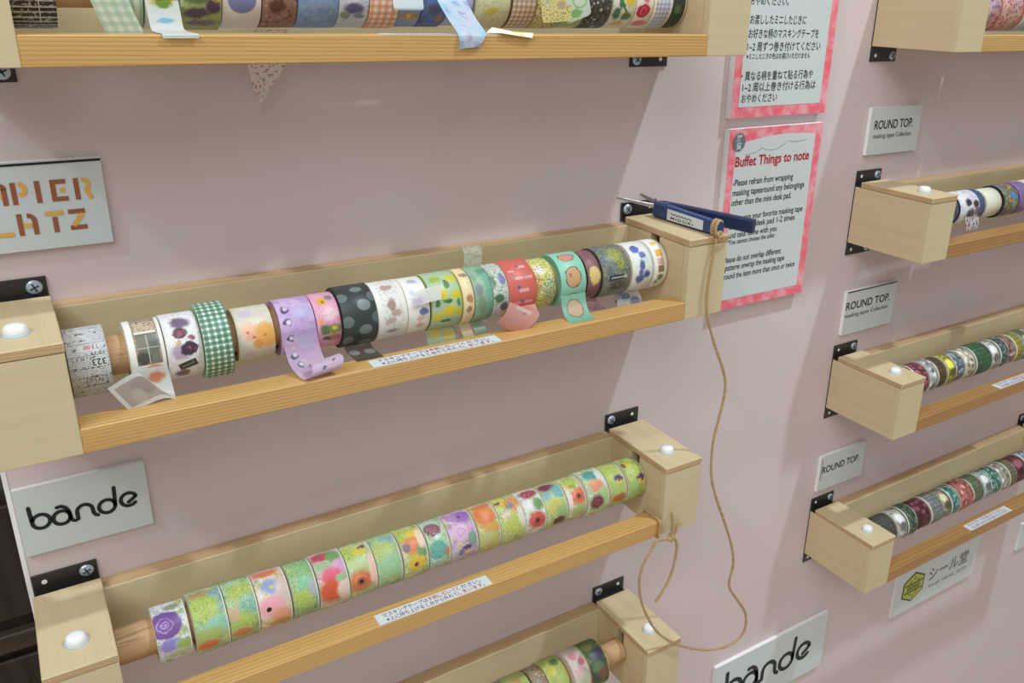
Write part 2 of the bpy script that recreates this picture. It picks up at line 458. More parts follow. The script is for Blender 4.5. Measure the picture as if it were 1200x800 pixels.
def rack(label, xl, xr, zt, rail_mat=None, rail_half=None, right_cap=True):
    """xl / xr = left edge of the left / right end box, zt = top of the lids"""
    t = thing('tape_rack', ((xl + xr + W) / 2, -.002, zt - T - H), label, 'tape rack', 'wooden tape racks on the pink wall')
    zb = zt - T - H
    xi0, xi1 = xl + W, xr
    zd = zt - .0365
    for x, left in ((xl, True), (xr, False)):
        eb = box('end_box', x, x + W, -D, -D + .009, zb, zt - T, M_PLY, t)            # front panel, the rest as its panels
        ox0, ox1 = (x, x + .009) if left else (x + W - .009, x + W)
        box('side_panel', ox0, ox1, -D + .009, -.002, zb, zt - T, M_PLYY, eb)
        ix0, ix1 = (x + W - .009, x + W) if left else (x, x + .009)
        # inner panel with the slot that takes the dowel peg
        y0, y1, s0, s1, zs = -D + .009, -.002, AY - .0075, AY + .0075, zd - .0075
        prof = [(y0, zb), (y1, zb), (y1, zt - T), (s1, zt - T), (s1, zs), (s0, zs), (s0, zt - T), (y0, zt - T)]
        V = [(ix0, a, b) for a, b in prof] + [(ix1, a, b) for a, b in prof]; n = len(prof)
        Fc = [list(range(n)), list(range(n, 2 * n))[::-1]] + [[i, n + i, n + (i + 1) % n, (i + 1) % n] for i in range(n)]
        mesh_obj('side_panel', V, Fc, M_PLYY, eb)
        lid = box('lid', x - .0004, x + W + .0004, -D - .0005, -YB, zt - T + .0006, zt, [M_PLYY, M_EDGE], t, bev=.0007, edge='xy')
        cx, cy = x + W / 2, -.089
        if left or right_cap:
          mesh_obj('screw_cap', *lathe_geo([(.0074, 0), (.0076, .002), (.0072, .0045), (.0058, .0062), (.003, .0069), (.0006, .007)], (cx, cy, zt + .0004), 'z', 28), M_CAP, lid, smooth=True)
          mesh_obj('cap_washer', *lathe_geo([(.0086, 0), (.0086, .0009), (.0078, .0012)], (cx, cy, zt), 'z', 28), M_CAPRING, lid)
        # black steel mounting plate behind the box, standing proud above and below
        g = [box_geo(x + .001, x + W - .0005, -.002, 0, zb - .019, zt + .013, .0002),
             box_geo(x + .001, x + W - .0005, -.0108, -.002, zt - T - .0002, zt - T + .0016, .0002)]
        br = mesh_obj('bracket', *join(g), M_BLACK, t)
        sx, hx = (x + W - .009, x + .010) if left else (x + .009, x + W - .010)
        for z_ in (zt + .0055, zb - .0115):
            screw(sx, z_, br, .4 if left else .9)
            mesh_obj('screw_hole', *lathe_geo([(.0022, 0), (.0022, -.0003), (.0015, -.0004)], (hx, -.002, z_), 'y', 14), M_SIDE, br)
    box('back_panel', xi0, xi1, -.0180, -.0005, zb, zt - T, [M_PLY, M_EDGE], t, edge='z')
    if rail_half:
        box('rail', xi0, rail_half, -D, RY, zb, zb + RH, rail_mat or M_PINE, t, bev=.0008)
        box('rail', rail_half, xi1, -D - .0008, RY, zb, zb + RH, M_PINE2, t, bev=.0008)
    else:
        box('rail', xi0, xi1, -D, RY, zb, zb + RH, rail_mat or M_PINE, t, bev=.0008)
    mesh_obj('dowel', *lathe_geo([(.007, xi0 - .007), (.007, xi0 + .0008), (.0146, xi0 + .0008), (.0152, xi0 + .0014), (.0152, xi1 - .0014), (.0146, xi1 - .0008), (.007, xi1 - .0008), (.007, xi1 + .007)], (0, AY, zd), 'x', 40), M_DOWEL, t)
    return t
ZH = [1.5578, 1.2966, 1.0376, .7883]
ZR = [1.5570, 1.2995, 1.0457, .7890]
XH = [(.1749, .7706), (.1685, .7687), (.1650, .7606), (.1650, .7537)]
XR = [(1.1525, 1.740), (1.1604, 1.740), (1.1661, 1.740), (1.1658, 1.735)]
HL = ['wooden tape rack at the top left, cut off by the top edge of the picture',
      'wooden tape rack with blue scissors lying on its right end box',
      'wooden tape rack holding the long row of flower print rolls, below the scissors rack',
      'lowest left wooden tape rack, mostly cut off by the bottom edge']
RL = ['right column wooden tape rack at the top, cut off by the top right corner',
      'right column wooden tape rack with the plain cream roll, second from top',
      'right column wooden tape rack third from top, between the two small white tags',
      'right column wooden tape rack at the bottom, above the green hexagon sign']
for i, ((a, b), z, l) in enumerate(zip(XH, ZH, HL)): rack(l, a, b, z, right_cap=(i != 1))     # the scissors cover that one
for i, ((a, b), z, l) in enumerate(zip(XR, ZR, RL)):
    rack(l, a, b, z, M_PINE if i == 0 else M_PINE2)

# ------------------------------------------------------------------ tape rolls
K_ALB[0] = .84
CAMP = Vector(cam.location)
RIN, RCORE = .0163, .0183
def roll(label, x, w, r, zt, paint, side=(206, 200, 188), core=None, tails=(), group='tape rolls', clear=.25, dy=0.0, fill=None, margin=0, wrap_text=()):
    zc = zt - .0365 + .0152 - RIN; yc = AY + dy
    t = thing('tape_roll', (x, yc, zc - r), label, 'tape roll', group)
    nm = 'print_' + label.replace(' ', '_').replace(',', '')[:44]
    b = NB(nm, .42); b.fill = fill; paint(b)
    if margin: b.band(w * 500 - margin, w * 500 + 2, (206, 202, 186))
    mat = b.done()
    ms = plain('side_' + nm[6:], side, .6)
    phi = math.atan2(CAMP.z - zc, CAMP.y - yc)             # print is laid out from the side that faces the room
    n = 72; w2 = w / 2; c = .00035
    V, U, Fc, MI = [], [], [], []
    prof = [(-w2, RCORE), (-w2, r - c), (-w2 + c, r), (w2 - c, r), (w2, r - c), (w2, RCORE)]
    for i in range(n + 1):
        th = -math.pi + 2 * math.pi * i / n
        a = phi - th                                        # th > 0 goes up and back over the top
        for px, pr_ in prof:
            V.append((x + px, yc + pr_ * math.cos(a), zc + pr_ * math.sin(a))); U.append((px * 1000, th * r * 1000))
    k = len(prof)
    for i in range(n):
        for j in range(k - 1):
            Fc.append([i*k+j, i*k+j+1, (i+1)*k+j+1, (i+1)*k+j]); MI.append(0 if j in (1, 2, 3) else 1)
    o = mesh_obj('tape', V, Fc, [mat, ms], t, uvs=U, midx=MI)
    for p_ in o.data.polygons:
        if p_.material_index == 0: p_.use_smooth = True
    V, Fc = [], []
    prof = [(-w2 - .0002, RIN), (-w2 - .0002, RCORE), (w2 + .0002, RCORE), (w2 + .0002, RIN)]
    for i in range(48):
        a = 2 * math.pi * i / 48
        for px, pr_ in prof: V.append((x + px, yc + pr_ * math.cos(a), zc + pr_ * math.sin(a)))
    for i in range(48):
        i2 = (i + 1) % 48
        for j in range(4): Fc.append([i*4+j, i*4+(j+1) % 4, i2*4+(j+1) % 4, i2*4+j])
    mesh_obj('core', V, Fc, core or M_CREAM, t)
    for tx, cx_, cu_, wd_, hg_, mt_ in wrap_text:            # print that runs round the roll, upside down as wound
        vs, fs = text_mesh(tx, .01); xa = min(v[0] for v in vs); xb = max(v[0] for v in vs); W_ = []
        for vx, vy, _ in vs:
            px = cx_ / 1000 - ((vx - xa) / (xb - xa) - .5) * wd_ / 1000; th = (cu_ / 1000 - vy * hg_ / 1000) / r; a = phi - th
            W_.append((x + px, yc + (r + .00008) * math.cos(a), zc + (r + .00008) * math.sin(a)))
        mesh_obj('lettering', W_, fs, mt_, t)
    for tl in tails:
        st = tl['st']; u0 = tl.get('u0', -8)
        b2 = NB('tail_' + nm[6:], .4)
        (tl.get('paint') or paint)(b2); m2 = b2.done(tl.get('clear', clear))
        cs = crom([s_[:3] for s_ in st], 8)
        hs = crom([(s_[3:6] if len(s_) > 3 else (w2 * .98, 0, 0)) for s_ in st], 8)
        V, U, Fc = [], [], []; L = 0; m = 5
        for i, (cpt, hv) in enumerate(zip(cs, hs)):
            if i: L += (cpt - cs[i-1]).length * 1000
            for q in range(m + 1):
                f = -1 + 2 * q / m; V.append(tuple(cpt + hv * f)); U.append((f * w2 * 1000, u0 - L))
        for i in range(len(cs) - 1):
            for q in range(m): Fc.append([i*(m+1)+q, i*(m+1)+q+1, (i+1)*(m+1)+q+1, (i+1)*(m+1)+q])
        mesh_obj('tape_tail', V, Fc, m2, t, uvs=U, smooth=True)
    return t
def rolls(zt, specs, group):
    specs = sorted(specs, key=lambda s: s[1])
    for i, s in enumerate(specs):                            # keep neighbours from running into each other
        if i:
            p = specs[i-1]; ov = (p[1] + p[2] / 2) - (s[1] - s[2] / 2) + .0008
            if ov > 0:
                p[1] -= ov / 4; p[2] -= ov / 2; s[1] += ov / 4; s[2] -= ov / 2
    for s in specs: roll(s[0], s[1], s[2], s[3], zt, s[4], group=group, **(s[5] if len(s) > 5 else {}))

def S(*a): return list(a)
Z2 = ZH[1]
g2 = 'tape rolls on the scissors rack'
rolls(Z2, [
 S('black and white newsprint roll with number 323, beside the left end box', .2338, .0262, .0257,
   lambda m: m.wash([(176, 178, 176), (190, 190, 186), (182, 184, 184)], .12).rows(1.5, (70, 70, 76), 1.5, .53, .2, .8).rows(7, (70, 70, 76), .5, .56, .6, .8).rect(-3, 3.6, 12, .16, (70, 70, 70)).rect(-4, -5.4, 12, .16, (70, 70, 70)).rect(0, 13, 12, .16, (80, 80, 80)).rect(2, -12.5, 8, .2, (40, 40, 44)).rect(2, -20.5, 8, .3, (40, 40, 44)).rect(9.6, -16.5, .2, 4, (50, 50, 54)).rect(6.6, -2, 5, 3, (190, 192, 190)).rect(1, 9, 6, 2.4, (190, 190, 188)).rect(7, 13, 4, 7, (168, 180, 188), 0, .4),
   dict(side=(140, 132, 120), wrap_text=[('323', 6.4, .4, 9.0, 6.5, M_INK), ('13:00', 2.5, 11.2, 8.6, 4.4, M_RED), ('12-19', 6.2, 5.6, 8.4, 2.9, M_INK), ('FV 1.C.7', 1.5, -13.6, 11, 4.6, M_INK)])),
 S('white roll with olive framed stamp print and a curled loose end', .2722, .0245, .0245,
   lambda m: m.base((150, 142, 116)).rect(1.2, 21, 7.4, 5.6, (184, 164, 140)).speck(1.1, .58, (104, 70, 58), amt=.8).rect(1, 14.4, 7.4, 1.0, (206, 204, 186)).rect(1, 13, 7.2, .5, (96, 92, 72)).rect(1, 1, 7.2, 11.4, (112, 112, 98)).blob(-3, -6, 4.4, (74, 74, 68), 5).blob(5, 4, 3, (96, 98, 90), 6).rect(1, 1, .35, 11, (176, 174, 156)).rect(1, 2, 7.2, .35, (166, 164, 146)).rect(0, -24, 20, 13, (214, 214, 208)).blob(4, -17, 6, (206, 128, 92), 5).blob(2.6, -17.4, 3.4, (216, 208, 202), 3).band(-14, -7.6, (216, 216, 208)).band(9.6, 14, (214, 214, 206)),
   dict(side=(206, 204, 192), core=M_CREAM, tails=[dict(u0=-6, clear=.06, paint=lambda m: m.base((208, 210, 208)).rect(0, -46.5, 9, 14.5, (170, 160, 152)).blob(-2, -44, 6, (156, 140, 132), 7).blob(3, -52, 5, (182, 172, 160), 4).band(-13, -9.4, (206, 208, 206)).band(9.6, 13, (206, 208, 206)).blob(3, -14, 5, (206, 128, 92), 4),
        st=[(.2722, -.0890, 1.2545), (.2730, -.0895, 1.2440), (.2745, -.0935, 1.2365, .011, 0, -.003), (.2755, -.0985, 1.2400, .009, -.001, -.0095), (.2680, -.1010, 1.2455, .0076, -.001, -.0118), (.2475, -.1020, 1.2388, .0062, 0, -.0112)])])),
 S('white roll printed with dark plum planets and gems', .2979, .0255, .0254,
   lambda m: m.base((214, 212, 212)).wash([(220, 220, 216), (206, 204, 208), (222, 220, 214)], .1).blob(0, 18, 6, (110, 92, 118), 5).blob(-1.5, 9, 5, (96, 58, 70), 4.2, .15).blob(-1.5, 9, 2, (136, 74, 78)).blob(6, 4, 2, (142, 82, 96)).blob(-4, 1, 2, (190, 172, 102)).blob(-3, -6, 6, (164, 146, 168), 5).blob(3.4, -4, 5.4, (70, 48, 62), 4.8, .12).blob(2.8, -3.4, 1.6, (106, 62, 76)).rect(1, -17, 6.6, 3.2, (58, 62, 66), .3).rect(1, -17, 4.4, .5, (120, 128, 128), .3).blob(-3, -26, 5, (126, 88, 104), 4).speck(.8, .66, (126, 120, 150), amt=.6), dict(side=(218, 214, 198))),
 S('large green and white gingham roll', .3213, .0208, .0300,
   lambda m: m.base((206, 216, 208)).check(4.7, (36, 110, 70), -.25, .72).rect(0, -5, 20, .22, (176, 214, 186)), dict(side=(150, 172, 144), core=M_CARD)),
 S('cream roll with peach and orange watercolour flowers, dowel bare either side', .3514, .0285, .0215,
   lambda m: m.wash([(206, 202, 178), (196, 190, 172), (210, 204, 184)], .12).blob(-5, 17, 5, (184, 172, 190), 4).blob(5, 15, 5, (196, 184, 178), 3).blob(-6, 2, 5.5, (224, 178, 148)).blob(-3, -4, 4, (222, 164, 128), 3).blob(7, -1, 7, (220, 160, 78)).blob(9, -8, 6, (222, 158, 72)).blob(1, -10, 3.5, (216, 146, 70)).blob(-6, 0, 1.1, (206, 110, 96)).blob(-2, -5, .9, (196, 90, 70)).blob(6, -3, 1, (186, 110, 50)).blob(-5, -20, 4, (196, 172, 180)).speck(1.1, .66, (176, 148, 150), amt=.5), dict(side=(170, 150, 116), core=M_CARD)),
 S('lilac roll printed with moon phases, loose strip curling onto the rail', .3844, .0285, .0232,
   lambda m: m.wash([(184, 148, 188), (168, 136, 190), (190, 164, 200), (176, 146, 192)], .07).rect(4, 10, 7, 5, (166, 156, 196)).blob(-8, 14, 2.8, (70, 66, 92)).blob(-7.2, 14.8, 2, (186, 172, 196), warp=False).blob(-8, 3, 2.8, (64, 62, 88)).blob(-7, 2.6, 2, (200, 190, 208), warp=False).blob(-7.5, -6, 1.4, (206, 186, 126)).blob(-8, -16, 3, (66, 66, 94)).blob(-7.4, -15.2, 2.1, (196, 190, 210), warp=False).blob(-8, -27, 3, (74, 74, 100)).blob(-7, -26.4, 2.2, (206, 198, 212), warp=False).blob(-6, -44, 2.2, (84, 84, 108)).speck(1.3, .7, (226, 214, 190), amt=.8),
   dict(side=(150, 120, 152), core=M_CARD, tails=[dict(u0=2, clear=.12, paint=lambda m: m.wash([(196, 166, 196), (184, 156, 198), (208, 184, 202)], .07).rect(4, -8, 6, 5, (180, 172, 202)).blob(-8, -4, 2.4, (74, 72, 98)).blob(-7.3, -3.6, 1.7, (206, 196, 212), warp=False).blob(-7.5, -11, 1.2, (210, 190, 130)).blob(-8, -18, 2.6, (80, 80, 104)).blob(-7.3, -17.4, 1.9, (210, 202, 214), warp=False).blob(-6, -27, 2.4, (86, 86, 110)).blob(-5.4, -26.4, 1.7, (212, 206, 216), warp=False).rect(0, -62, 20, 14, (212, 192, 206), 0, .6).blob(-3, -56, 1.6, (110, 104, 124), 1).blob(6, -60, 1.4, (120, 112, 130), .8), st=[(.3844, -.0877, 1.2630), (.3846, -.0915, 1.2500), (.3852, -.0985, 1.2405), (.3875, -.1075, 1.2345), (.3905, -.1170, 1.2335, .0138, .001, .001), (.3945, -.1215, 1.2385, .0132, .001, .0015), (.3965, -.1185, 1.2440, .0128, .001, .0015), (.3955, -.1110, 1.2440, .0124, .001, .0015), (.3945, -.1095, 1.2395, .0122, .001, .0015)])])),
 S('pink roll with yellow and green garden flowers', .4097, .0205, .0232,
   lambda m: m.base((206, 134, 168)).wash([(206, 132, 166), (214, 150, 178), (204, 128, 168)], .1).blob(-2, 16, 4, (212, 158, 66)).blob(-2, 16, 1.4, (150, 106, 40)).blob(5, 20, 3, (124, 120, 120)).blob(2, 4, 5.5, (216, 178, 186), 4.4).blob(-6, -2, 2.2, (214, 150, 92)).blob(-3, -9, 4.4, (82, 112, 76), 4).blob(4.5, -9, 4.2, (110, 140, 52)).blob(4.5, -8, 1.4, (218, 176, 64)).blob(3, -17, 5, (166, 108, 86), 3).blob(-3, -17, 3, (84, 96, 66), 2).speck(1.1, .64, (126, 96, 76), amt=.6), dict(side=(192, 140, 160))),
 S('black roll with big grey dots', .4356, .0305, .0262,
   lambda m: m.base((52, 60, 58)).blob(3, 24, 5.2, (104, 118, 114), 3.6, .1, False).blob(-12, 16, 5, (94, 106, 104), 4.4, .1, False).blob(5, 7, 5.6, (112, 124, 120), 5, .1, False).blob(-11, -6, 5.2, (92, 106, 102), 5, .1, False).blob(15, 14, 5.4, (88, 100, 98), 5, .1, False).blob(4, -15, 5.6, (104, 118, 112), 4.8, .1, False).blob(15, -5, 5, (84, 96, 94), 5, .1, False).blob(-11, -24, 5, (90, 104, 100), 4.4, .1, False).blob(5, -32, 5.6, (100, 112, 108), 5, .1, False).blob(-8, -44, 5.6, (124, 140, 138), 5, .1, False).blob(8, -46, 5.6, (120, 136, 134), 5, .1, False),
   dict(side=(48, 52, 50), tails=[dict(u0=-34, clear=.3, st=[(.4356, -.076, 1.2365, .0118, 0, 0), (.4362, -.0800, 1.2325, .0118, 0, 0), (.4370, -.0900, 1.2315, .0118, 0, 0), (.4378, -.1020, 1.2316, .0118, 0, 0)])])),
 S('white roll with brown sketched rabbits and feathers', .4645, .0275, .0252,
   lambda m: m.wash([(214, 214, 208), (206, 206, 202), (220, 218, 210)], .1).blob(0, 20, 5, (162, 142, 128), 3).blob(1, 12, 5, (196, 196, 200), 4).blob(0, 3, 3.2, (156, 128, 116), 5.5).blob(3, -5, 4, (170, 146, 136), 2.6).blob(-2, -11, 4, (178, 158, 150), 3).blob(0, -22, 5, (150, 146, 148), 2.2).speck(.9, .61, (128, 100, 96), off=13, amt=.55).band(-20, -8.5, (216, 214, 208)).band(9.5, 20, (218, 214, 204)), dict(side=(222, 216, 204))),
 S('narrow white roll with small blue and peach flowers and a stuck-over end', .4888, .0205, .0248,
   lambda m: m.base((216, 214, 206)).blob(1, 23, 4, (160, 158, 188), 3).blob(-3, 9, 3, (178, 188, 206)).blob(4, 4, 3.6, (92, 108, 166), 3.6).blob(-1, -1, 2.4, (206, 182, 162)).blob(4.5, -8, 3.4, (98, 114, 160), 3.2).blob(1, -14, 3, (206, 170, 146)).blob(1, -22, 3.4, (214, 162, 132), 2.6).speck(.9, .64, (170, 168, 190), amt=.45),
   dict(side=(224, 216, 200), tails=[dict(u0=20, clear=.12, paint=lambda m: m.base((222, 220, 216)).blob(-6, 18, 6, (196, 190, 206)), st=[(.4835, -.0885, 1.2720, .001, .0018, .0062), (.4960, -.0915, 1.2752, .001, .0018, .0062), (.5080, -.0945, 1.2775, .001, .0018, .0060)])])),
 S('teal roll covered in yellow lemons', .5157, .0300, .0257,
   lambda m: m.wash([(146, 178, 150), (158, 186, 148), (150, 182, 158)], .1).blob(9, 19, 5, (196, 190, 60), 4).blob(-6, 20, 5, (150, 168, 66), 3.4).blob(-5, 5, 5.8, (206, 190, 40), 5.4).blob(9.5, 2, 4.4, (198, 184, 44), 4.4).blob(2, -12, 6, (204, 188, 44), 5.4).blob(11, -14, 4, (190, 180, 50), 4).blob(-9, -16, 4.6, (198, 184, 56), 4).blob(3, 13, 2.2, (72, 116, 64), 4).blob(1, -2.5, 3.8, (66, 108, 60), 2).blob(-9, -4, 2.6, (76, 116, 66), 3).blob(11, -5, 2, (84, 126, 66), 3).blob(-1, -22, 4.6, (70, 110, 62), 2).band(13.6, 15.2, (150, 158, 40)).blob(-6, -36, 5, (206, 190, 66), 5).blob(7, -40, 5, (206, 190, 66), 5).blob(0, -50, 5, (170, 186, 116), 3),
   dict(side=(160, 166, 62), tails=[dict(u0=-32, clear=.3, st=[(.5130, -.0765, 1.2370), (.5135, -.0820, 1.2270), (.5140, -.0840, 1.2160)])])),
 S('thin cream roll with brown sprigs', .5370, .0108, .0257,
   lambda m: m.base((216, 198, 150)).blob(1, 20, 3.4, (150, 122, 96), 2.6).blob(1, -4, 2.6, (176, 120, 84), 4).blob(0, -14, 2.4, (166, 116, 84), 3).speck(.8, .64, (186, 150, 106), amt=.5),
   dict(side=(222, 206, 166), tails=[dict(u0=-32, clear=.35, st=[(.5375, -.0765, 1.2365), (.5385, -.0830, 1.2285), (.5395, -.0850, 1.2215)])])),
 S('sea green roll with grey plants, clear end sticking up from its top', .5525, .0178, .0257,
   lambda m: m.base((104, 166, 138)).band(-9, 3, (134, 164, 138)).blob(-4, 2, 3.4, (120, 128, 132), 6).blob(-2, -12, 4, (116, 142, 108), 7).blob(5, 22, 5, (86, 140, 110), 3).speck(.5, .58, (92, 146, 118), amt=.5).blob(-3, -36, 5, (116, 152, 112), 5),
   dict(side=(150, 180, 156), tails=[dict(u0=46, clear=.55, paint=lambda m: m.base((190, 206, 190)).speck(.5, .55, (120, 160, 136), amt=.6), st=[(.5535, -.0640, 1.2842), (.5550, -.0630, 1.2915, .0092, 0, 0), (.5565, -.0600, 1.2985, .0094, 0, 0), (.5570, -.0540, 1.3025, .0092, 0, 0)]),
                                 dict(u0=-34, clear=.35, st=[(.5500, -.0760, 1.2365, .006, 0, 0), (.5510, -.0840, 1.2300, .006, 0, 0), (.5515, -.0850, 1.2235, .0055, 0, 0)])])),
 S('pale roll with violet bellflowers and dark green leaves', .5705, .0162, .0255,
   lambda m: m.wash([(190, 198, 184), (176, 186, 172), (202, 202, 192)], .2).blob(3, 10, 3.4, (126, 112, 170), 5).blob(-6, 8, 2.4, (92, 126, 92), 6).speck((.5, .9, 1), .57, (92, 128, 92), amt=.8, off=17).blob(-2, -9, 4.6, (66, 106, 76), 4).blob(4, -18, 4, (84, 84, 106), 4).band(7, 9, (206, 190, 178)), dict(side=(196, 186, 172))),
 S('coral red roll with white tags and blue berries, loose end curled forward', .5931, .0292, .0262,
   lambda m: m.base((200, 92, 80)).rect(4, 19, 4.6, 1.6, (214, 156, 148)).rect(-8, 15, 3, 1.2, (210, 148, 140)).rect(-2, 7, 4.4, 1.5, (212, 150, 146)).rect(8, 7, 4, 1.4, (208, 146, 144)).rect(1, -5, 5.2, 1.6, (214, 152, 150)).rect(-6, -17, 4, 1.5, (206, 140, 138)).rect(6, -17, 4, 1.5, (210, 146, 144)).blob(1, 19.5, 1.3, (76, 74, 124)).blob(6, 8, 1.2, (124, 134, 170)).blob(-4, -1, 1.5, (70, 88, 132)).blob(-1, -15, 2, (92, 106, 136)).blob(-8, 9, 1.3, (112, 132, 160)),
   dict(side=(186, 156, 132), tails=[dict(u0=-16, clear=.12, paint=lambda m: m.base((214, 150, 138)).rect(0, -30, 7, 2.4, (226, 186, 178)).blob(2, -34, 1.6, (136, 140, 166)).blob(-3, -44, 1.6, (170, 160, 176)), st=[(.5931, -.0888, 1.2475), (.5915, -.0930, 1.2480, .0150, 0, -.004), (.5890, -.1000, 1.2490, .0160, 0, -.0095), (.5800, -.1055, 1.2425, .0140, 0, -.0092), (.5700, -.1040, 1.2345, .0115, 0, -.0088), (.5690, -.0985, 1.2325, .0105, 0, -.0080)])])),
 S('yellow green roll with fine white and dark dotting', .6203, .0210, .0235,
   lambda m: m.wash([(190, 196, 96), (200, 190, 80), (182, 190, 150)], .1).blob(-4, 12, 5, (206, 206, 190)).blob(-8, 0, 3, (196, 138, 76), 8).blob(5, -8, 9, (150, 160, 110), 11).scatter(1.7, .3, [(64, 92, 84), (214, 216, 190), (70, 84, 110), (206, 196, 90)], warp=False), dict(side=(186, 180, 96))),
 S('mint roll with tan bear shapes, strip hanging to the rail', .6505, .0290, .0255,
   lambda m: m.base((126, 190, 164)).blob(0, 22, 8, (84, 70, 58), 5.2, .06).blob(0, 22, 7.2, (196, 128, 112), 4.5, .06).blob(0, -1, 8.2, (92, 66, 44), 9.6, .05).blob(0, -1, 7.4, (190, 146, 102), 8.8, .05).blob(-3, 1, 1.4, (150, 108, 70), 1.6).blob(0, -27, 8.4, (110, 90, 70), 9, .05).blob(0, -27, 7.6, (204, 172, 138), 8.2, .05),
   dict(side=(110, 160, 134), tails=[dict(u0=-12, clear=.12, st=[(.6500, -.0892, 1.2500), (.6490, -.0930, 1.2410), (.6475, -.1000, 1.2345), (.6470, -.1080, 1.2312), (.6478, -.1140, 1.2310, .0142, 0, 0)])])),
 S('maroon roll with a gold oval', .6757, .0155, .0240,
   lambda m: m.base((112, 74, 82)).wash([(110, 70, 78), (126, 84, 92), (106, 68, 74)], .15).blob(1, -3, 5.6, (212, 186, 108), 8.2, .15).scatter(1.4, .24, [(120, 80, 70), (150, 112, 70)], warp=False).blob(1, -3, 5.6, (212, 186, 108), 8.2, .3, amt=.45),
   dict(side=(74, 52, 56), tails=[dict(u0=-28, clear=.3, st=[(.6765, -.0790, 1.2385), (.6772, -.0870, 1.2325), (.6785, -.0970, 1.2312)])])),
 S('navy and olive roll with a dark lettered panel', .7015, .0330, .0258,
   lambda m: m.wash([(104, 112, 108), (88, 100, 116), (122, 124, 96), (96, 106, 120)], .12).blob(4, 16, 7, (150, 154, 60), 8).blob(7, 5, 3.6, (142, 146, 52), 5).speck(.8, .56, (66, 78, 66), amt=.7).rect(2, -9, 11, 2.8, (40, 42, 66)).rect(2, -9, 8.6, .9, (150, 152, 150)).rect(11, -9, 2, 2, (160, 160, 156)).blob(2, -18, 8, (60, 76, 58), 5).speck(.6, .63, (156, 164, 90), off=15, amt=.7), dict(side=(76, 70, 72))),
 S('ivory roll with deep blue delphiniums', .7346, .0255, .0255,
   lambda m: m.wash([(214, 212, 196), (206, 208, 200), (222, 216, 196)], .12).blob(-3, 18, 5, (74, 88, 156), 5, .2).blob(3, 10, 4, (88, 102, 168), 3.4).blob(0, -1, 3.2, (70, 86, 150), 5).blob(5, -11, 3.6, (60, 78, 140), 4).blob(-3, -15, 5, (66, 84, 146), 4.4).blob(-2, -8, 2.6, (84, 98, 156), 3).speck(.7, .6, (160, 178, 196), amt=.4).blob(6, 4, 3, (176, 204, 206)).blob(-7, -2, 2.4, (196, 206, 190)).blob(-4, -38, 5, (96, 112, 166), 4).blob(6, -44, 5, (100, 116, 168), 4),
   dict(side=(220, 212, 188), tails=[dict(u0=-32, clear=.5, st=[(.7250, -.0760, 1.2375, .015, 0, 0), (.7245, -.0830, 1.2285, .0155, 0, 0), (.7240, -.0850, 1.2190, .0155, 0, 0)])])),
 S('white roll with orange, brown and green squares, beside the right end box', .7585, .0165, .0255,
   lambda m: m.base((212, 212, 206)).rect(0, 22, 3.6, 3, (224, 178, 62)).rect(0, 9, 4.2, 4, (218, 150, 52)).rect(0, 0, 4, 3.6, (198, 158, 138)).rect(0, -8, 3.8, 3.6, (146, 116, 62)).blob(0, -18, 3.4, (96, 136, 68)).blob(-4, -24, 2.6, (120, 150, 86)), dict(side=(214, 216, 214))),
], g2)

G = (126, 160, 96); YG = (166, 178, 84); TE = (120, 172, 150); WH = (208, 208, 194); PK = (214, 158, 160); OR = (206, 112, 66); PU = (108, 72, 140); MA = (128, 54, 80); YE = (214, 184, 62)
Z3 = ZH[2]
def hydr(m, x, y, r, c=(166, 184, 84), d=(110, 146, 66)):
    return m.blob(x, y, r, c).scatter(2.6, .2, [c, d, (190, 200, 130)], .1)
def poppy(m, x, y, r, c=(204, 98, 64), k=(56, 40, 46)):
    return m.blob(x, y, r, c, r * .92).blob(x - r * .2, y + r * .35, r * .5, tuple(min(255, v + 22) for v in c), r * .35, .5).ring(x, y, r * .42, r * .08, tuple(v * .8 for v in c)).blob(x, y, r * .28, k, r * .28, .15, False)
def pansy(m, x, y, r):
    return m.blob(x, y + r * .3, r, (88, 58, 112), r * .7).blob(x - r * .2, y - r * .5, r * .7, YE, r * .6).blob(x, y - r * .1, r * .25, (50, 30, 60))
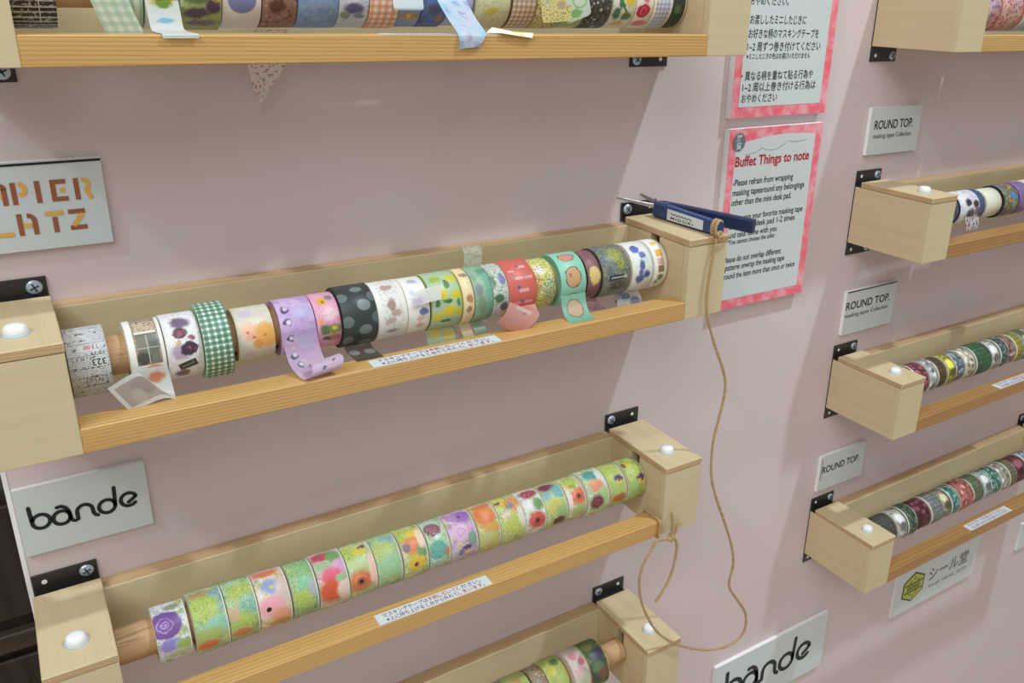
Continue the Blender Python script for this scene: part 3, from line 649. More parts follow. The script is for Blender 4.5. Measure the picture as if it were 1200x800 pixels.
b3 = [
 S('flower roll with one big violet rose on white, leftmost on its rack', .2586, .0261, .0233,
   lambda m: m.wash([(206, 206, 206), (196, 196, 206), (204, 210, 200)], .1).blob(-4, 6, 9.5, PU, 9.5, .12).ring(-5, 6, 3.2, .5, (158, 130, 184), True).ring(-5, 6, 6, .5, (150, 120, 178), True).blob(-5, 6, 1.2, (150, 124, 180)).blob(-3, -12, 7, (132, 122, 186), 4.5).blob(3, -13, 3, (150, 146, 200)).blob(8, -14, 5, (142, 172, 86), 4).blob(3, -22, 9, (170, 182, 150), 3).blob(3, 22, 5, (134, 140, 120), 3).grain(.16)),
 S('flower roll of lime hydrangea with teal wash and orange foot, second from the violet rose', .2885, .0272, .0258,
   lambda m: (m.wash([(150, 188, 150), (170, 196, 130), TE], .06), m.blob(-3, 25, 8, (170, 126, 96), 4), m.blob(9, 16, 6, (112, 160, 172), 9), hydr(m, -3, 10, 9.5), m.blob(6, -8, 8, (138, 190, 160), 7), m.blob(-3, -16, 10, (160, 176, 92), 6), m.blob(-5, -25, 8, OR, 4), m.grain(.22))),
 S('flower roll of green hydrangea with pale teal middle, left of the blue daisy roll', .3153, .0252, .0250,
   lambda m: (m.wash([(146, 180, 140), (158, 186, 120), (150, 190, 168)], .07), hydr(m, 1, 14, 8), m.blob(5, 0, 7, TE, 8), hydr(m, -2, -14, 8), m.blob(-3, -24, 7, (198, 122, 82), 4), m.blob(-8, -4, 4, (188, 164, 126), 5), m.grain(.22))),
 S('peach flower roll with a blue daisy and a small black flower eye', .3421, .0280, .0245,
   lambda m: m.wash([(214, 176, 150), (206, 196, 186), (218, 168, 156)], .06).blob(-2, 26, 9, (208, 112, 76), 4).blob(-1, 10, 6, (132, 150, 188), 5.4).blob(0, 9, 1.8, (206, 184, 66), 1.6, .2, False).blob(9, 4, 5, (196, 174, 166), 8).blob(-3, -8, 9, (220, 152, 160), 7).blob(-6, -10, 2.3, (44, 30, 36), 2.2, .15, False).blob(5, -18, 8, (214, 150, 116), 5).blob(3, -27, 8, (196, 140, 70), 3).grain(.12)),
 S('green meadow flower roll between the blue daisy roll and the raspberry roll', .3693, .0228, .0240,
   lambda m: (m.wash([(140, 178, 122), (116, 170, 134), (168, 184, 110)], .08), m.blob(3, 17, 7, (126, 176, 120), 5), m.blob(2, 2, 7, (116, 184, 146), 6), hydr(m, -1, -12, 7), m.blob(8, -3, 4, (160, 170, 170), 6), m.grain(.25))),
 S('raspberry pink and orange dahlia flower roll', .3958, .0275, .0248,
   lambda m: m.wash([(196, 172, 168), (190, 190, 160), (206, 166, 170)], .09).blob(-4, 24, 8, (178, 72, 88), 5).blob(6, 20, 5, (112, 152, 92), 7).blob(-6, 12, 5, (146, 176, 134), 4).blob(8, 8, 5, (200, 150, 184), 6).blob(-1, 2, 7.5, (214, 84, 112), 6).blob(-3, -13, 9, (206, 84, 52), 9).blob(9, -14, 5, (216, 190, 174), 9).blob(8, -2, 4, (146, 178, 130), 3).grain(.18)),
 S('flower roll with yellow pansy above a large orange poppy with dark eye', .4241, .0260, .0235,
   lambda m: (m.wash([(176, 190, 130), (190, 196, 160), (168, 186, 120)], .08), hydr(m, -7, 17, 7), m.blob(2, 17, 5, (206, 184, 70), 4), pansy(m, 6, 19, 3.2), m.blob(-2, 4, 8, (170, 190, 132), 5), poppy(m, -3, -13, 9, (198, 108, 66)), m.blob(10, -4, 3, (222, 182, 160), 12), m.grain(.15))),
 S('pale green blossom roll with a faint red line low down', .4505, .0245, .0235,
   lambda m: (m.wash([(150, 186, 132), (138, 182, 150), (162, 188, 118)], .08), m.blob(5, 20, 6, (126, 166, 176), 4), hydr(m, -2, 8, 8, (164, 184, 100), (128, 166, 90)), m.blob(3, -6, 9, (146, 184, 140), 8), m.rect(0, -21, 20, .35, (206, 172, 132)), m.grain(.2))),
 S('flower roll with yellow pansies around an orange poppy, right of the pale green roll', .4774, .0250, .0235,
   lambda m: (m.wash([(182, 188, 110), (170, 184, 100), (204, 196, 160)], .08), hydr(m, -6, 19, 7), m.blob(3, 16, 6, YE, 4), m.blob(-1, 5, 7.5, (212, 124, 76), 6.5), m.blob(-8, 4, 3.4, (120, 104, 112), 3.4), m.blob(7, -3, 4, (110, 148, 100), 5), m.blob(0, -14, 6.4, (216, 176, 50), 6), m.blob(-1, -15, 1.8, (96, 40, 70)), m.blob(9, 10, 3, (226, 196, 168), 8), m.grain(.15))),
 S('flower roll with maroon rose above a teal succulent', .5028, .0218, .0230,
   lambda m: m.wash([(176, 198, 182), (164, 190, 168), (186, 204, 196)], .09).blob(-2, 14, 6.4, (136, 72, 92), 6, .15).ring(-2, 14, 2.6, .5, (170, 106, 118), True).ring(-2, 14, 4.8, .4, (166, 100, 112), True).blob(-2, -8, 7, (92, 160, 146), 7.4, .15).scatter(2.0, .2, [(60, 128, 120), (120, 182, 166), (150, 190, 150)]).blob(7, -12, 2, (176, 128, 96), 4).grain(.15)),
 S('lilac flower roll with purple anemone and pansies', .5295, .0295, .0235,
   lambda m: (m.wash([(190, 158, 190), (182, 150, 186), (200, 176, 198)], .08), m.blob(5, 19, 8, (146, 98, 170), 6), m.blob(2, 19, 1.9, (52, 34, 70), 1.6, .2, False), m.blob(-5, 20, 5, (166, 122, 178), 4), m.blob(-2, 2, 8, (200, 160, 190), 7), m.ring(-2, 2, 4, .4, (176, 128, 172), True), m.blob(9, -8, 4, (124, 150, 128), 6), pansy(m, 2, -17, 4), m.blob(-4, -19, 3, (120, 104, 160)), m.grain(.12))),
 S('flower roll with one wide orange petal, right of the lilac roll', .5586, .0242, .0230,
   lambda m: m.wash([(196, 182, 120), (186, 184, 118), (206, 176, 110)], .09).blob(0, 24, 9, (206, 112, 84), 3).blob(-1, 11, 9.5, (210, 112, 56), 9).blob(2, 14, 5, (220, 136, 84), 4, .5).blob(4, -4, 7, (202, 150, 72), 4).blob(-2, -14, 8, (176, 180, 110), 6).grain(.15)),
 S('flower roll with an orange ring flower and grey eye at its upper right', .5861, .0288, .0232,
   lambda m: (m.wash([(178, 190, 118), (186, 194, 140), (170, 184, 100)], .08), m.blob(-5, 20, 6, YE, 4), pansy(m, -9, 18, 3), m.blob(6, 14, 7, (212, 132, 84), 7), m.blob(2, 13, 3.6, (126, 122, 126), 3.4), m.blob(-5, 2, 4, (206, 186, 176), 4), hydr(m, 0, -8, 8, (176, 186, 84), (140, 150, 50)), m.blob(11, -2, 3, (206, 206, 180), 9), m.grain(.18))),
 S('white flower roll with raspberry cluster on top and red poppy below', .6138, .0250, .0228,
   lambda m: (m.wash([WH, (206, 204, 196), (196, 200, 186)], .08), m.blob(1, 20, 8, (156, 58, 80), 5), m.scatter(2.2, .16, [(190, 84, 100), (130, 40, 66), (206, 206, 196)]), m.blob(-5, 6, 5, (206, 204, 200), 5), m.blob(6, 5, 5, (108, 146, 92), 5), poppy(m, 1, -12, 8, (190, 74, 62)), m.grain(.1))),
 S('flower roll with purple berry and teal bloom over lime leaves', .6398, .0270, .0225,
   lambda m: m.wash([(170, 188, 120), (182, 194, 140), (150, 180, 120)], .08).blob(-2, 21, 8, (120, 52, 84), 5).blob(8, 12, 6, (110, 168, 166), 6).blob(-7, 10, 4, (116, 168, 172), 3).blob(-2, -4, 8, (186, 182, 96), 7).blob(6, -12, 6, (146, 176, 110), 6).blob(2, -22, 6, (104, 54, 66), 4).grain(.2)),
 S('flower roll with an orange poppy with maroon eye under lime buds', .6665, .0225, .0222,
   lambda m: (m.wash([(190, 190, 140), (206, 196, 170), (170, 184, 100)], .09), hydr(m, -1, 18, 7), m.blob(-2, 12, 2, (214, 120, 60)), m.blob(1, 11, 2.4, (104, 168, 74)), poppy(m, 3, -1, 8, (206, 104, 70), (84, 56, 66)), m.blob(3, -17, 8, (156, 176, 110), 5), m.blob(-9, -2, 3, (214, 196, 184), 9), m.grain(.15))),
 S('taller flower roll with teal bloom, orange middle and maroon dahlia below', .6935, .0270, .0240,
   lambda m: (m.wash([(176, 196, 150), (186, 200, 168), (166, 190, 130)], .08), m.blob(0, 18, 8, (78, 144, 138), 6), m.scatter(2.4, .17, [(60, 120, 118), (120, 176, 160)], soft=.08), m.blob(10, 12, 4, (200, 206, 196), 10), m.blob(0, 4, 7.5, (208, 134, 92), 5.4), m.blob(7, -8, 5, (160, 186, 126), 6), m.blob(-3, -15, 7, (112, 52, 58), 6.6), m.ring(-3, -15, 3.4, .5, (150, 92, 86), True), m.grain(.15))),
 S('lime flower roll with violet pansy and rusty petal low down', .7205, .0225, .0228,
   lambda m: (m.wash([(168, 184, 84), (182, 190, 100), (150, 178, 100)], .09), hydr(m, -2, 14, 8), pansy(m, 4, 2, 4.4), m.blob(-4, -6, 6, (160, 180, 100), 5), m.blob(1, -19, 8, (182, 100, 58), 4), m.grain(.2))),
 S('lime flower roll with yellow and violet pansies, rightmost on its rack', .7478, .0230, .0225,
   lambda m: (m.wash([(172, 188, 84), (160, 182, 92), (186, 192, 110)], .09), m.blob(-5, 16, 5, YE, 3.6), m.blob(-9, 16, 2.6, (110, 60, 70)), hydr(m, 2, 6, 7), pansy(m, 7, -5, 5), m.blob(-3, -14, 7, (148, 176, 96), 6), m.grain(.2)), dict(side=(196, 206, 176))),
]
for s in b3:
    if len(s) == 5: s.append(dict(side=(206, 204, 184)))
    s[5]['fill'] = [(150, 176, 96), (196, 190, 110)]; s[5]['margin'] = 1.1; s[3] += .0010
rolls(Z3, b3, 'flower print rolls below the scissors rack')

g4 = 'tape rolls on the lowest left rack'
rolls(ZH[3], [
 S('dark green leafy roll with bright yellow rim on the lowest left rack', .7063, .0258, .0268,
   lambda m: m.wash([(62, 84, 58), (92, 110, 62), (56, 66, 72), (104, 96, 66)], .12).blob(-4, 20, 8, (108, 120, 60), 6).blob(4, 6, 7, (60, 64, 86), 6).blob(-2, -8, 7, (92, 118, 76), 5).blob(4, -16, 6, (122, 76, 62), 5).grain(.3).band(12.2, 14, (206, 196, 62)), dict(side=(206, 200, 74), core=M_CREAM)),
 S('dusty pink roll with rosy blooms on the lowest left rack', .6813, .0222, .0265,
   lambda m: m.wash([(196, 168, 166), (186, 176, 164), (204, 180, 172)], .1).blob(-2, 16, 5, (200, 124, 136), 5).blob(5, 6, 4, (190, 96, 112), 4).blob(-3, -4, 5, (204, 160, 160), 5).blob(3, -14, 5, (166, 176, 140), 5).grain(.2), dict(side=(206, 190, 182))),
 S('yellow green leafy roll on the lowest left rack', .6504, .0258, .0268,
   lambda m: m.wash([(176, 180, 70), (150, 166, 80), (190, 190, 110)], .1).blob(5, 20, 5, (84, 118, 70), 5).blob(-4, 10, 6, (186, 182, 66), 5).blob(3, -4, 6, (166, 180, 96), 6).grain(.25), dict(side=(178, 178, 110))),
 S('narrow teal and rust patterned roll on the lowest left rack', .6278, .0178, .0255,
   lambda m: m.wash([(108, 134, 124), (150, 116, 88), (120, 150, 146)], .15).scatter(4, .25, [(160, 106, 76), (96, 140, 140), (190, 176, 130)]).grain(.25), dict(side=(140, 120, 96))),
 S('soft green blossom roll on the lowest left rack, next to the narrow teal roll', .6022, .0275, .0260,
   lambda m: m.wash([(140, 166, 84), (164, 178, 100), (170, 150, 90)], .1).blob(0, 16, 6, (170, 140, 80), 5).blob(3, 4, 7, (130, 164, 84), 6).grain(.25), dict(side=(180, 190, 160))),
 S('grey green roll at the bottom picture edge on the lowest left rack', .5720, .0260, .0258,
   lambda m: m.wash([(150, 160, 120), (170, 172, 130), (140, 150, 100)], .1).grain(.25), dict(side=(190, 190, 168))),
], g4)

# top left rack
Z1 = ZH[0]
gm = lambda m: m.base((206, 214, 200)).check(6.2, (150, 186, 150), -.05, .5)
rolls(Z1, [
 S('black and white block lettered newsprint roll on the top left rack', .2390, .0250, .0270,
   lambda m: m.base((186, 184, 176)).rows(4.2, (40, 40, 44), .55, .4, -.35, 1).rows(1.7, (60, 60, 62), .9, .48).rect(-1, -14, 12, .4, (196, 194, 186)).rect(3, 2, .35, 30, (190, 188, 180)).rect(0, -22, 12, .4, (190, 188, 180)), dict(side=(216, 210, 190))),
 S('pale green gingham roll with long strip hanging to the top rail', .2904, .0228, .0265,
   lambda m: m.base((160, 190, 156)).band(6, 9, (206, 216, 200)).band(-2, 0, (130, 172, 134)),
   dict(side=(176, 196, 176), tails=[dict(u0=0, clear=.03, paint=gm, st=[(.2800, -.0915, 1.5260), (.2812, -.0925, 1.5150), (.2838, -.0935, 1.5040), (.2872, -.0940, 1.4940), (.2885, -.0942, 1.4860)])])),
 S('white roll with yellow bees and green leaves, end folded over the top rail', .3132, .0208, .0268,
   lambda m: m.base((206, 212, 208)).blob(0, 4, 6, (206, 178, 60), 3.4).blob(-3, 2, 3, (110, 76, 40), 2.6).blob(3, -1, 3, (150, 184, 206), 2).blob(0, -9, 7, (204, 186, 80), 2.6).blob(0, -10, 5, (108, 146, 52), 2.6).blob(0, -21, 5, (126, 178, 206), 1.6),
   dict(side=(206, 210, 206), tails=[dict(u0=-8, clear=.04, st=[(.3132, -.0905, 1.5120), (.3132, -.0935, 1.5020), (.3134, -.0980, 1.4945), (.3150, -.1090, 1.4930, .0110, 0, 0), (.3165, -.1208, 1.4926, .0110, 0, 0), (.3168, -.1222, 1.4900, .0110, 0, 0)])])),
 S('green roll with plum pansies and a white butterfly, top left rack', .3376, .0265, .0278,
   lambda m: m.wash([(170, 184, 110), (150, 172, 96), (184, 190, 140)], .1).blob(-4, 6, 7, (92, 76, 104), 5).blob(5, 3, 4, (92, 136, 76), 6).blob(-2, -6, 8, (86, 120, 72), 4).blob(8, -12, 4, (84, 56, 92), 5).blob(-3, -17, 8, (92, 70, 96), 4).blob(9, -6, 2.4, (206, 176, 66)).blob(-8, 0, 3, (150, 180, 110)).speck(.6, .62, (70, 100, 60), amt=.6).blob(0, -26, 9, (120, 110, 120), 3).grain(.2), dict(side=(170, 178, 150))),
 S('white roll with one large periwinkle oval', .3650, .0262, .0262,
   lambda m: m.base((208, 208, 206)).blob(0, -7, 9.6, (112, 124, 176), 10, .06, False), dict(side=(212, 208, 200))),
 S('brown floral roll with a torn strip dangling behind the top rail', .3912, .0248, .0260,
   lambda m: m.base((140, 106, 96)).scatter(5, .24, [(96, 62, 56), (112, 74, 66), (170, 130, 116)]).blob(-2, -11, 5, (90, 56, 50), 4.4).speck(.7, .6, (104, 70, 62), amt=.6),
   dict(side=(120, 92, 84), tails=[dict(u0=-30, clear=.22, paint=lambda m: m.base((226, 208, 202)).scatter(5, .2, [(150, 96, 70), (120, 150, 146), (176, 120, 100)]).speck(.7, .62, (120, 92, 84), amt=.6),
        st=[(.3912, -.0640, 1.4930), (.3915, -.0560, 1.4900, .0130, 0, 0), (.3930, -.0380, 1.4760, .0140, 0, 0), (.3945, -.0240, 1.4630, .0140, 0, 0), (.3915, -.0200, 1.4480, .0080, 0, .001), (.3880, -.0180, 1.4330, .0006, 0, 0)])])),
 S('plain mottled sky blue roll on the top left rack', .4190, .0300, .0260,
   lambda m: m.wash([(112, 146, 192), (128, 158, 198), (104, 138, 186), (140, 164, 190)], .14).grain(.12), dict(side=(150, 176, 206))),
 S('white roll with indigo leaves and teal buds, top left rack', .4462, .0235, .0257,
   lambda m: m.wash([(186, 196, 204), (176, 190, 200), (200, 204, 200)], .1).blob(-4, 7, 5, (72, 124, 140), 4.5).blob(5, 2, 2, (90, 100, 120), 6).blob(0, -12, 7, (84, 80, 130), 4).blob(-6, -18, 4, (120, 140, 110), 3).blob(5, -18, 4, (110, 130, 150), 2).speck(.6, .62, (110, 130, 150), amt=.6), dict(side=(206, 206, 206))),
 S('orange and white gingham roll', .4697, .0238, .0262,
   lambda m: m.base((216, 206, 190)).check(5.6, (216, 118, 62), .0, .6), dict(side=(206, 170, 140))),
 S('grey blue roll with goldfish and white tab, beside the orange gingham roll', .4914, .0188, .0250,
   lambda m: m.wash([(134, 154, 178), (122, 142, 168), (146, 162, 180)], .1).blob(0, -18, 6.5, (190, 120, 66), 2.6).blob(0, -18, 2, (206, 178, 76), 2).blob(-3, -5, 5, (84, 110, 150), 5),
   dict(side=(150, 166, 186), tails=[dict(u0=0, clear=.05, paint=lambda m: m.base((206, 220, 228)).blob(2, -8, 3, (130, 176, 190)), st=[(.4875, -.0905, 1.5280, .0120, 0, 0), (.4868, -.0935, 1.5180, .0122, 0, 0), (.4862, -.0960, 1.5105, .0122, 0, 0), (.4862, -.0955, 1.5085, .0108, 0, 0)])])),
 S('royal blue watercolour roll on the top left rack', .5113, .0205, .0250,
   lambda m: m.wash([(72, 100, 160), (88, 116, 170), (62, 84, 140)], .1).blob(3, 6, 4, (110, 62, 66), 5).blob(0, -12, 5, (84, 90, 110), 4).blob(6, -20, 3, (170, 120, 80), 3).grain(.2), dict(side=(110, 126, 166))),
 S('lavender and sky blue roll with strip draped over the top rail', .5345, .0225, .0238,
   lambda m: m.wash([(140, 136, 196), (170, 172, 216), (150, 190, 216)], .1).grain(.1),
   dict(side=(180, 180, 206), tails=[dict(u0=0, clear=.06, paint=lambda m: m.wash([(146, 146, 204), (196, 204, 220), (160, 204, 224), (150, 150, 208)], .09),
        st=[(.5230, -.0885, 1.5260, .0128, 0, 0), (.5255, -.0900, 1.5165, .0128, 0, 0), (.5270, -.1040, 1.5035, .0124, 0, 0), (.5272, -.1185, 1.4945, .0122, 0, 0), (.5262, -.1225, 1.4900, .0112, 0, 0), (.5240, -.1224, 1.4825, .0085, 0, .0006)])])),
 S('cream roll with yellow daisies and pale print, right of the lavender strip', .5640, .0310, .0262,
   lambda m: m.wash([(190, 192, 140), (200, 198, 150), (180, 186, 136)], .1).blob(6, 8, 5, (214, 178, 56), 4.6).blob(-6, 4, 5, (150, 176, 150), 5).blob(-2, -12, 5, (196, 178, 70), 3).speck(.7, .62, (130, 130, 90), amt=.6).band(14.2, 16, (120, 108, 80)), dict(side=(206, 200, 160), core=M_CARD)),
 S('brown and beige gingham roll on the top left rack', .5930, .0228, .0258,
   lambda m: m.base((206, 192, 170)).check(4.6, (146, 106, 76), 0, .55), dict(side=(150, 120, 92))),
 S('yellow label roll with speckled tab hanging in front, top left rack', .6190, .0278, .0258,
   lambda m: m.base((190, 176, 110)).scatter(3, .28, [(66, 60, 50), (206, 190, 120)]).speck(.6, .58, (120, 110, 80), amt=.6),
   dict(side=(190, 180, 130), tails=[dict(u0=-2, clear=.03, paint=lambda m: m.base((204, 190, 110)).rect(-8, -8, 3, 7, (196, 190, 150)).scatter(1.6, .3, [(60, 56, 50), (196, 190, 150)], warp=False).blob(5, -6, 10, (206, 192, 96), 8).blob(4, 2, 6, (214, 198, 70), 4).blob(5, -13, 4, (170, 150, 120), 3),
        st=[(.6215, -.0905, 1.5250, .0150, 0, 0), (.6205, -.0945, 1.5140, .0150, 0, 0), (.6195, -.0975, 1.5050, .0148, 0, 0), (.6190, -.0985, 1.5010, .0135, 0, .0008)])])),
 S('green and white leaf roll with slanted loose end, top left rack', .6448, .0212, .0252,
   lambda m: m.base((146, 176, 110)).blob(0, -12, 6, (96, 140, 66), 4).speck(.6, .56, (196, 206, 170), amt=.7),
   dict(side=(190, 200, 170), tails=[dict(u0=0, clear=.12, paint=lambda m: m.base((196, 208, 190)).ring(2, -8, 6, .8, (140, 190, 120)).blob(-3, -18, 5, (126, 176, 96), 3), st=[(.6420, -.0915, 1.5260, .0118, 0, .001), (.6425, -.0945, 1.5150, .0118, 0, .002), (.6430, -.0960, 1.5060, .0120, 0, .0035), (.6420, -.0962, 1.5030, .0105, 0, .0035)])])),
 S('black and white marbled roll on the top left rack', .6695, .0248, .0255,
   lambda m: m.base((70, 68, 66)).scatter(4.5, .2, [(206, 206, 200), (150, 148, 144), (110, 108, 104)]).speck(.5, .56, (40, 40, 42), amt=.7), dict(side=(140, 140, 132))),
 S('white roll with lemons and dark green fern leaves, top left rack', .6963, .0250, .0252,
   lambda m: m.base((206, 206, 192)).blob(6, 2, 6, (210, 186, 48), 7).blob(-4, 0, 2.2, (60, 112, 66), 8).rect(-3, -2, 6, 1.1, (66, 120, 72), -.8).rect(0, -7, 6, .9, (66, 120, 72), -.8).blob(-7, -13, 4, (60, 108, 84), 5).blob(5, -15, 5, (76, 124, 62), 3.5).blob(-2, -24, 6, (206, 170, 76), 3).speck(.6, .64, (90, 140, 90), amt=.6), dict(side=(222, 214, 194))),
 S('white roll with crimson roses', .7198, .0190, .0250,
   lambda m: m.base((216, 206, 190)).blob(1, 4, 4, (196, 88, 110), 6).blob(4, 8, 3, (84, 120, 92), 4).blob(-1, -10, 6.6, (176, 40, 66), 6, .12).ring(-1, -10, 3, .5, (206, 90, 110), True).blob(0, -24, 7, (206, 110, 124), 4), dict(side=(226, 216, 196))),
 S('white roll with blue plaid band', .7411, .0205, .0252,
   lambda m: m.base((206, 208, 208)).check(4.4, (104, 128, 176), .1, .5).check(2.2, (120, 140, 180), .6, .3).band(8.2, 12, (222, 214, 194)).band(-12, -8.6, (222, 214, 194)), dict(side=(224, 214, 192))),
 S('dark bottle green roll, rightmost on the top left rack', .7605, .0165, .0246,
   lambda m: m.base((44, 62, 52)).blob(1, 6, 3, (170, 140, 56), 2).blob(-2, -8, 3, (80, 110, 60), 4).speck(.6, .62, (72, 94, 66), amt=.6).band(6.6, 9, (222, 212, 190)), dict(side=(224, 212, 188))),
], 'tape rolls on the top left rack')

# right column racks
ORD = ['first', 'second', 'third', 'fourth', 'fifth', 'sixth', 'seventh', 'eighth', 'ninth', 'tenth', 'eleventh', 'twelfth', 'thirteenth', 'fourteenth', 'fifteenth', 'sixteenth', 'seventeenth', 'eighteenth']
def added_rolls(x, n, where, cols, names):  # unseen rolls added to keep stray light off the wall below
    out = []
    for i in range(n):
        c = cols[i % len(cols)]; w = .026 + .004 * (i % 3)
        out.append(S('%s tape roll, %s past the right picture edge on %s' % (names[i % len(names)], ORD[i], where), x + w / 2, w - .001, .0245 + .0005 * (i % 3), (lambda c_: lambda m: m.wash([c_, tuple(int(v * .8) for v in c_), c_], .1))(c)))
        x += w
    return out
rolls(ZR[0], added_rolls(1.4060, 9, 'the top right rack', [(150, 120, 110), (120, 140, 130), (180, 170, 150)], ['dusty brown', 'grey green', 'straw']) + [
 S('pink and plum blotched roll against the end box of the top right corner rack', 1.2410, .0700, .0255, lambda m: m.wash([(170, 120, 130), (196, 160, 160), (150, 110, 140)], .08).scatter(8, .3, [(150, 60, 80), (110, 90, 140), (206, 170, 160)])),
 S('rose red rimmed roll on the top right corner rack', 1.3040, .0480, .0260, lambda m: m.wash([(150, 110, 130), (196, 150, 150), (170, 120, 100), (130, 140, 110)], .1).scatter(6, .25, [(170, 60, 70), (100, 80, 130), (150, 170, 120), (210, 170, 160)]).band(20, 26, (186, 50, 56)), dict(side=(196, 120, 110))),
 S('silvery grey printed roll on the top right corner rack', 1.3540, .0380, .0260, lambda m: m.wash([(170, 176, 176), (150, 160, 160), (190, 190, 186)], .12).scatter(6, .2, [(110, 120, 130), (190, 196, 196), (150, 150, 120)]), dict(side=(206, 206, 206))),
 S('white and green roll at the right picture edge, top right corner rack', 1.3900, .0280, .0255, lambda m: m.wash([(190, 196, 180), (150, 170, 140), (206, 206, 196)], .1), dict(side=(206, 206, 200))),
], 'tape rolls on the top right rack')
rolls(ZR[1], added_rolls(1.4870, 7, 'the second right rack', [(130, 150, 160), (180, 150, 110), (160, 170, 140)], ['grey blue', 'tan', 'pale sage']) + [
 S('dark blue roll tucked against the end box of the second right rack', 1.2440, .0600, .0215, lambda m: m.wash([(60, 70, 90), (80, 90, 110), (120, 120, 130)], .1), dict(side=(90, 100, 120))),
 S('navy rimmed roll with black and rose blots, next to the plain cream roll', 1.3060, .0560, .0225, lambda m: m.wash([(196, 196, 206), (206, 206, 206), (176, 180, 196)], .1).blob(-8, 4, 6, (50, 50, 56), 5).blob(8, 0, 6, (60, 44, 46), 5).blob(12, -10, 6, (130, 90, 96), 5).blob(-4, -12, 8, (70, 80, 90), 6).blob(4, 12, 7, (190, 184, 196), 5).band(15, 30, (58, 84, 122)).speck(.4, .6, (50, 66, 100), amt=.5),
   dict(side=(50, 70, 106), tails=[dict(u0=-10, clear=.05, paint=lambda m: m.base((200, 196, 196)).speck(.35, .55, (120, 60, 66)), st=[(1.3080, -.0860, 1.2530, .016, 0, 0), (1.3085, -.0885, 1.2430, .015, 0, 0), (1.3090, -.0890, 1.2350, .013, 0, 0)])])),
 S('plain cream roll, the only unprinted one on the right racks', 1.3591, .0355, .0205, lambda m: m.base((204, 202, 182)), dict(side=(206, 204, 190))),
 S('dark roll with blue, green and gold jewels on the right column', 1.3975, .0345, .0232, lambda m: m.base((96, 96, 84)).scatter(7, .33, [(70, 110, 160), (110, 140, 70), (176, 140, 66), (130, 80, 90), (80, 84, 76)]).blob(6, 2, 5, (74, 120, 176), 5).blob(8, -10, 4, (130, 150, 60), 4), dict(side=(44, 42, 50))),
 S('purple roll on the right column beside the orange printed roll', 1.4306, .0260, .0232, lambda m: m.wash([(104, 80, 134), (120, 92, 146), (96, 76, 124)], .12).blob(0, -14, 8, (120, 96, 130), 6), dict(side=(84, 66, 106))),
 S('white roll with orange fish and teal print, cut by the right edge', 1.4655, .0390, .0240, lambda m: m.wash([(206, 196, 176), (190, 190, 170), (206, 150, 110)], .08).blob(-6, 16, 9, (206, 96, 50), 6).blob(6, 2, 8, (196, 90, 50), 6).blob(0, 24, 9, (120, 176, 180), 4).blob(-4, -12, 8, (206, 130, 70), 6),
   dict(side=(196, 190, 180), tails=[dict(u0=-14, clear=.1, paint=lambda m: m.base((214, 214, 222)), st=[(1.4650, -.0870, 1.2480, .018, 0, 0), (1.4660, -.0930, 1.2420, .018, 0, 0), (1.4660, -.0960, 1.2400, .016, 0, 0)])])),
], 'tape rolls on the second right rack')

def minor(seed, cols, w, style):
    def f(m):
        m.seed = seed * 3.7; c = cols[0]; dk = tuple(int(v * .5) for v in c); lt = cols[1]
        m.wash([c, cols[3], c], .1)
        if style == 0: m.scatter(9, .36, [dk, lt, cols[3], c], soft=.15)
        elif style == 1: m.speck(.28, .54, dk, amt=.8).speck(.3, .57, lt, off=19, amt=.8)
        elif style == 2: m.scatter(6, .3, [dk, c, cols[3]], soft=.1).blob(0, 4, w * 300, lt, 7).blob(2, -10, w * 280, dk, 6)
        else: m.check(7, dk, 0, .4)
        m.band(-w * 500, -w * 500 + (3.2 if style % 2 else 1.4), (190, 184, 162)); m.band(w * 500 - 1.6, w * 500, dk if style == 2 else (180, 176, 158))
    return f
R2 = [(.0285, (170, 150, 120), 'beige and grey mottled'), (.0285, (140, 60, 76), 'crimson flecked'), (.0210, (176, 184, 180), 'pale grey white'), (.0220, (110, 84, 60), 'brown and black'), (.0215, (176, 168, 60), 'bright yellow rimmed'),
      (.0235, (120, 130, 140), 'slate blue'), (.0255, (214, 206, 178), 'ivory'), (.0420, (72, 122, 84), 'wide emerald green'), (.0225, (196, 196, 190), 'chalk white'), (.0230, (84, 100, 96), 'deep grey green'),
      (.0215, (160, 120, 110), 'dusty rose brown'), (.0200, (190, 176, 60), 'mustard yellow'), (.0230, (104, 116, 76), 'olive'), (.0240, (150, 156, 150), 'silver grey'), (.0240, (190, 186, 176), 'off white speckled')]
def run(x, zt, lst, where, group, r0):
    specs = []
    for i, (w, c, nm) in enumerate(lst):
        cols = [c, tuple(min(235, int(v * 1.25 + 14)) for v in c), (196, 192, 180), tuple(int(v * .7) for v in c)]
        rr = r0 + ((i * 37) % 5) * .0005
        specs.append(S('%s patterned roll, %s from left on %s' % (nm, ORD[i], where), x + w / 2, w - .001, rr, minor(i + 3 + int(zt * 40), cols, w, (i * 3 + int(zt * 10)) % 4), dict(side=tuple(min(215, int(v * .55 + 70)) for v in c))))
        x += w
    rolls(zt, specs, group)
run(1.2230, ZR[2], R2, 'the third right rack', 'tape rolls on the third right rack', .0225)
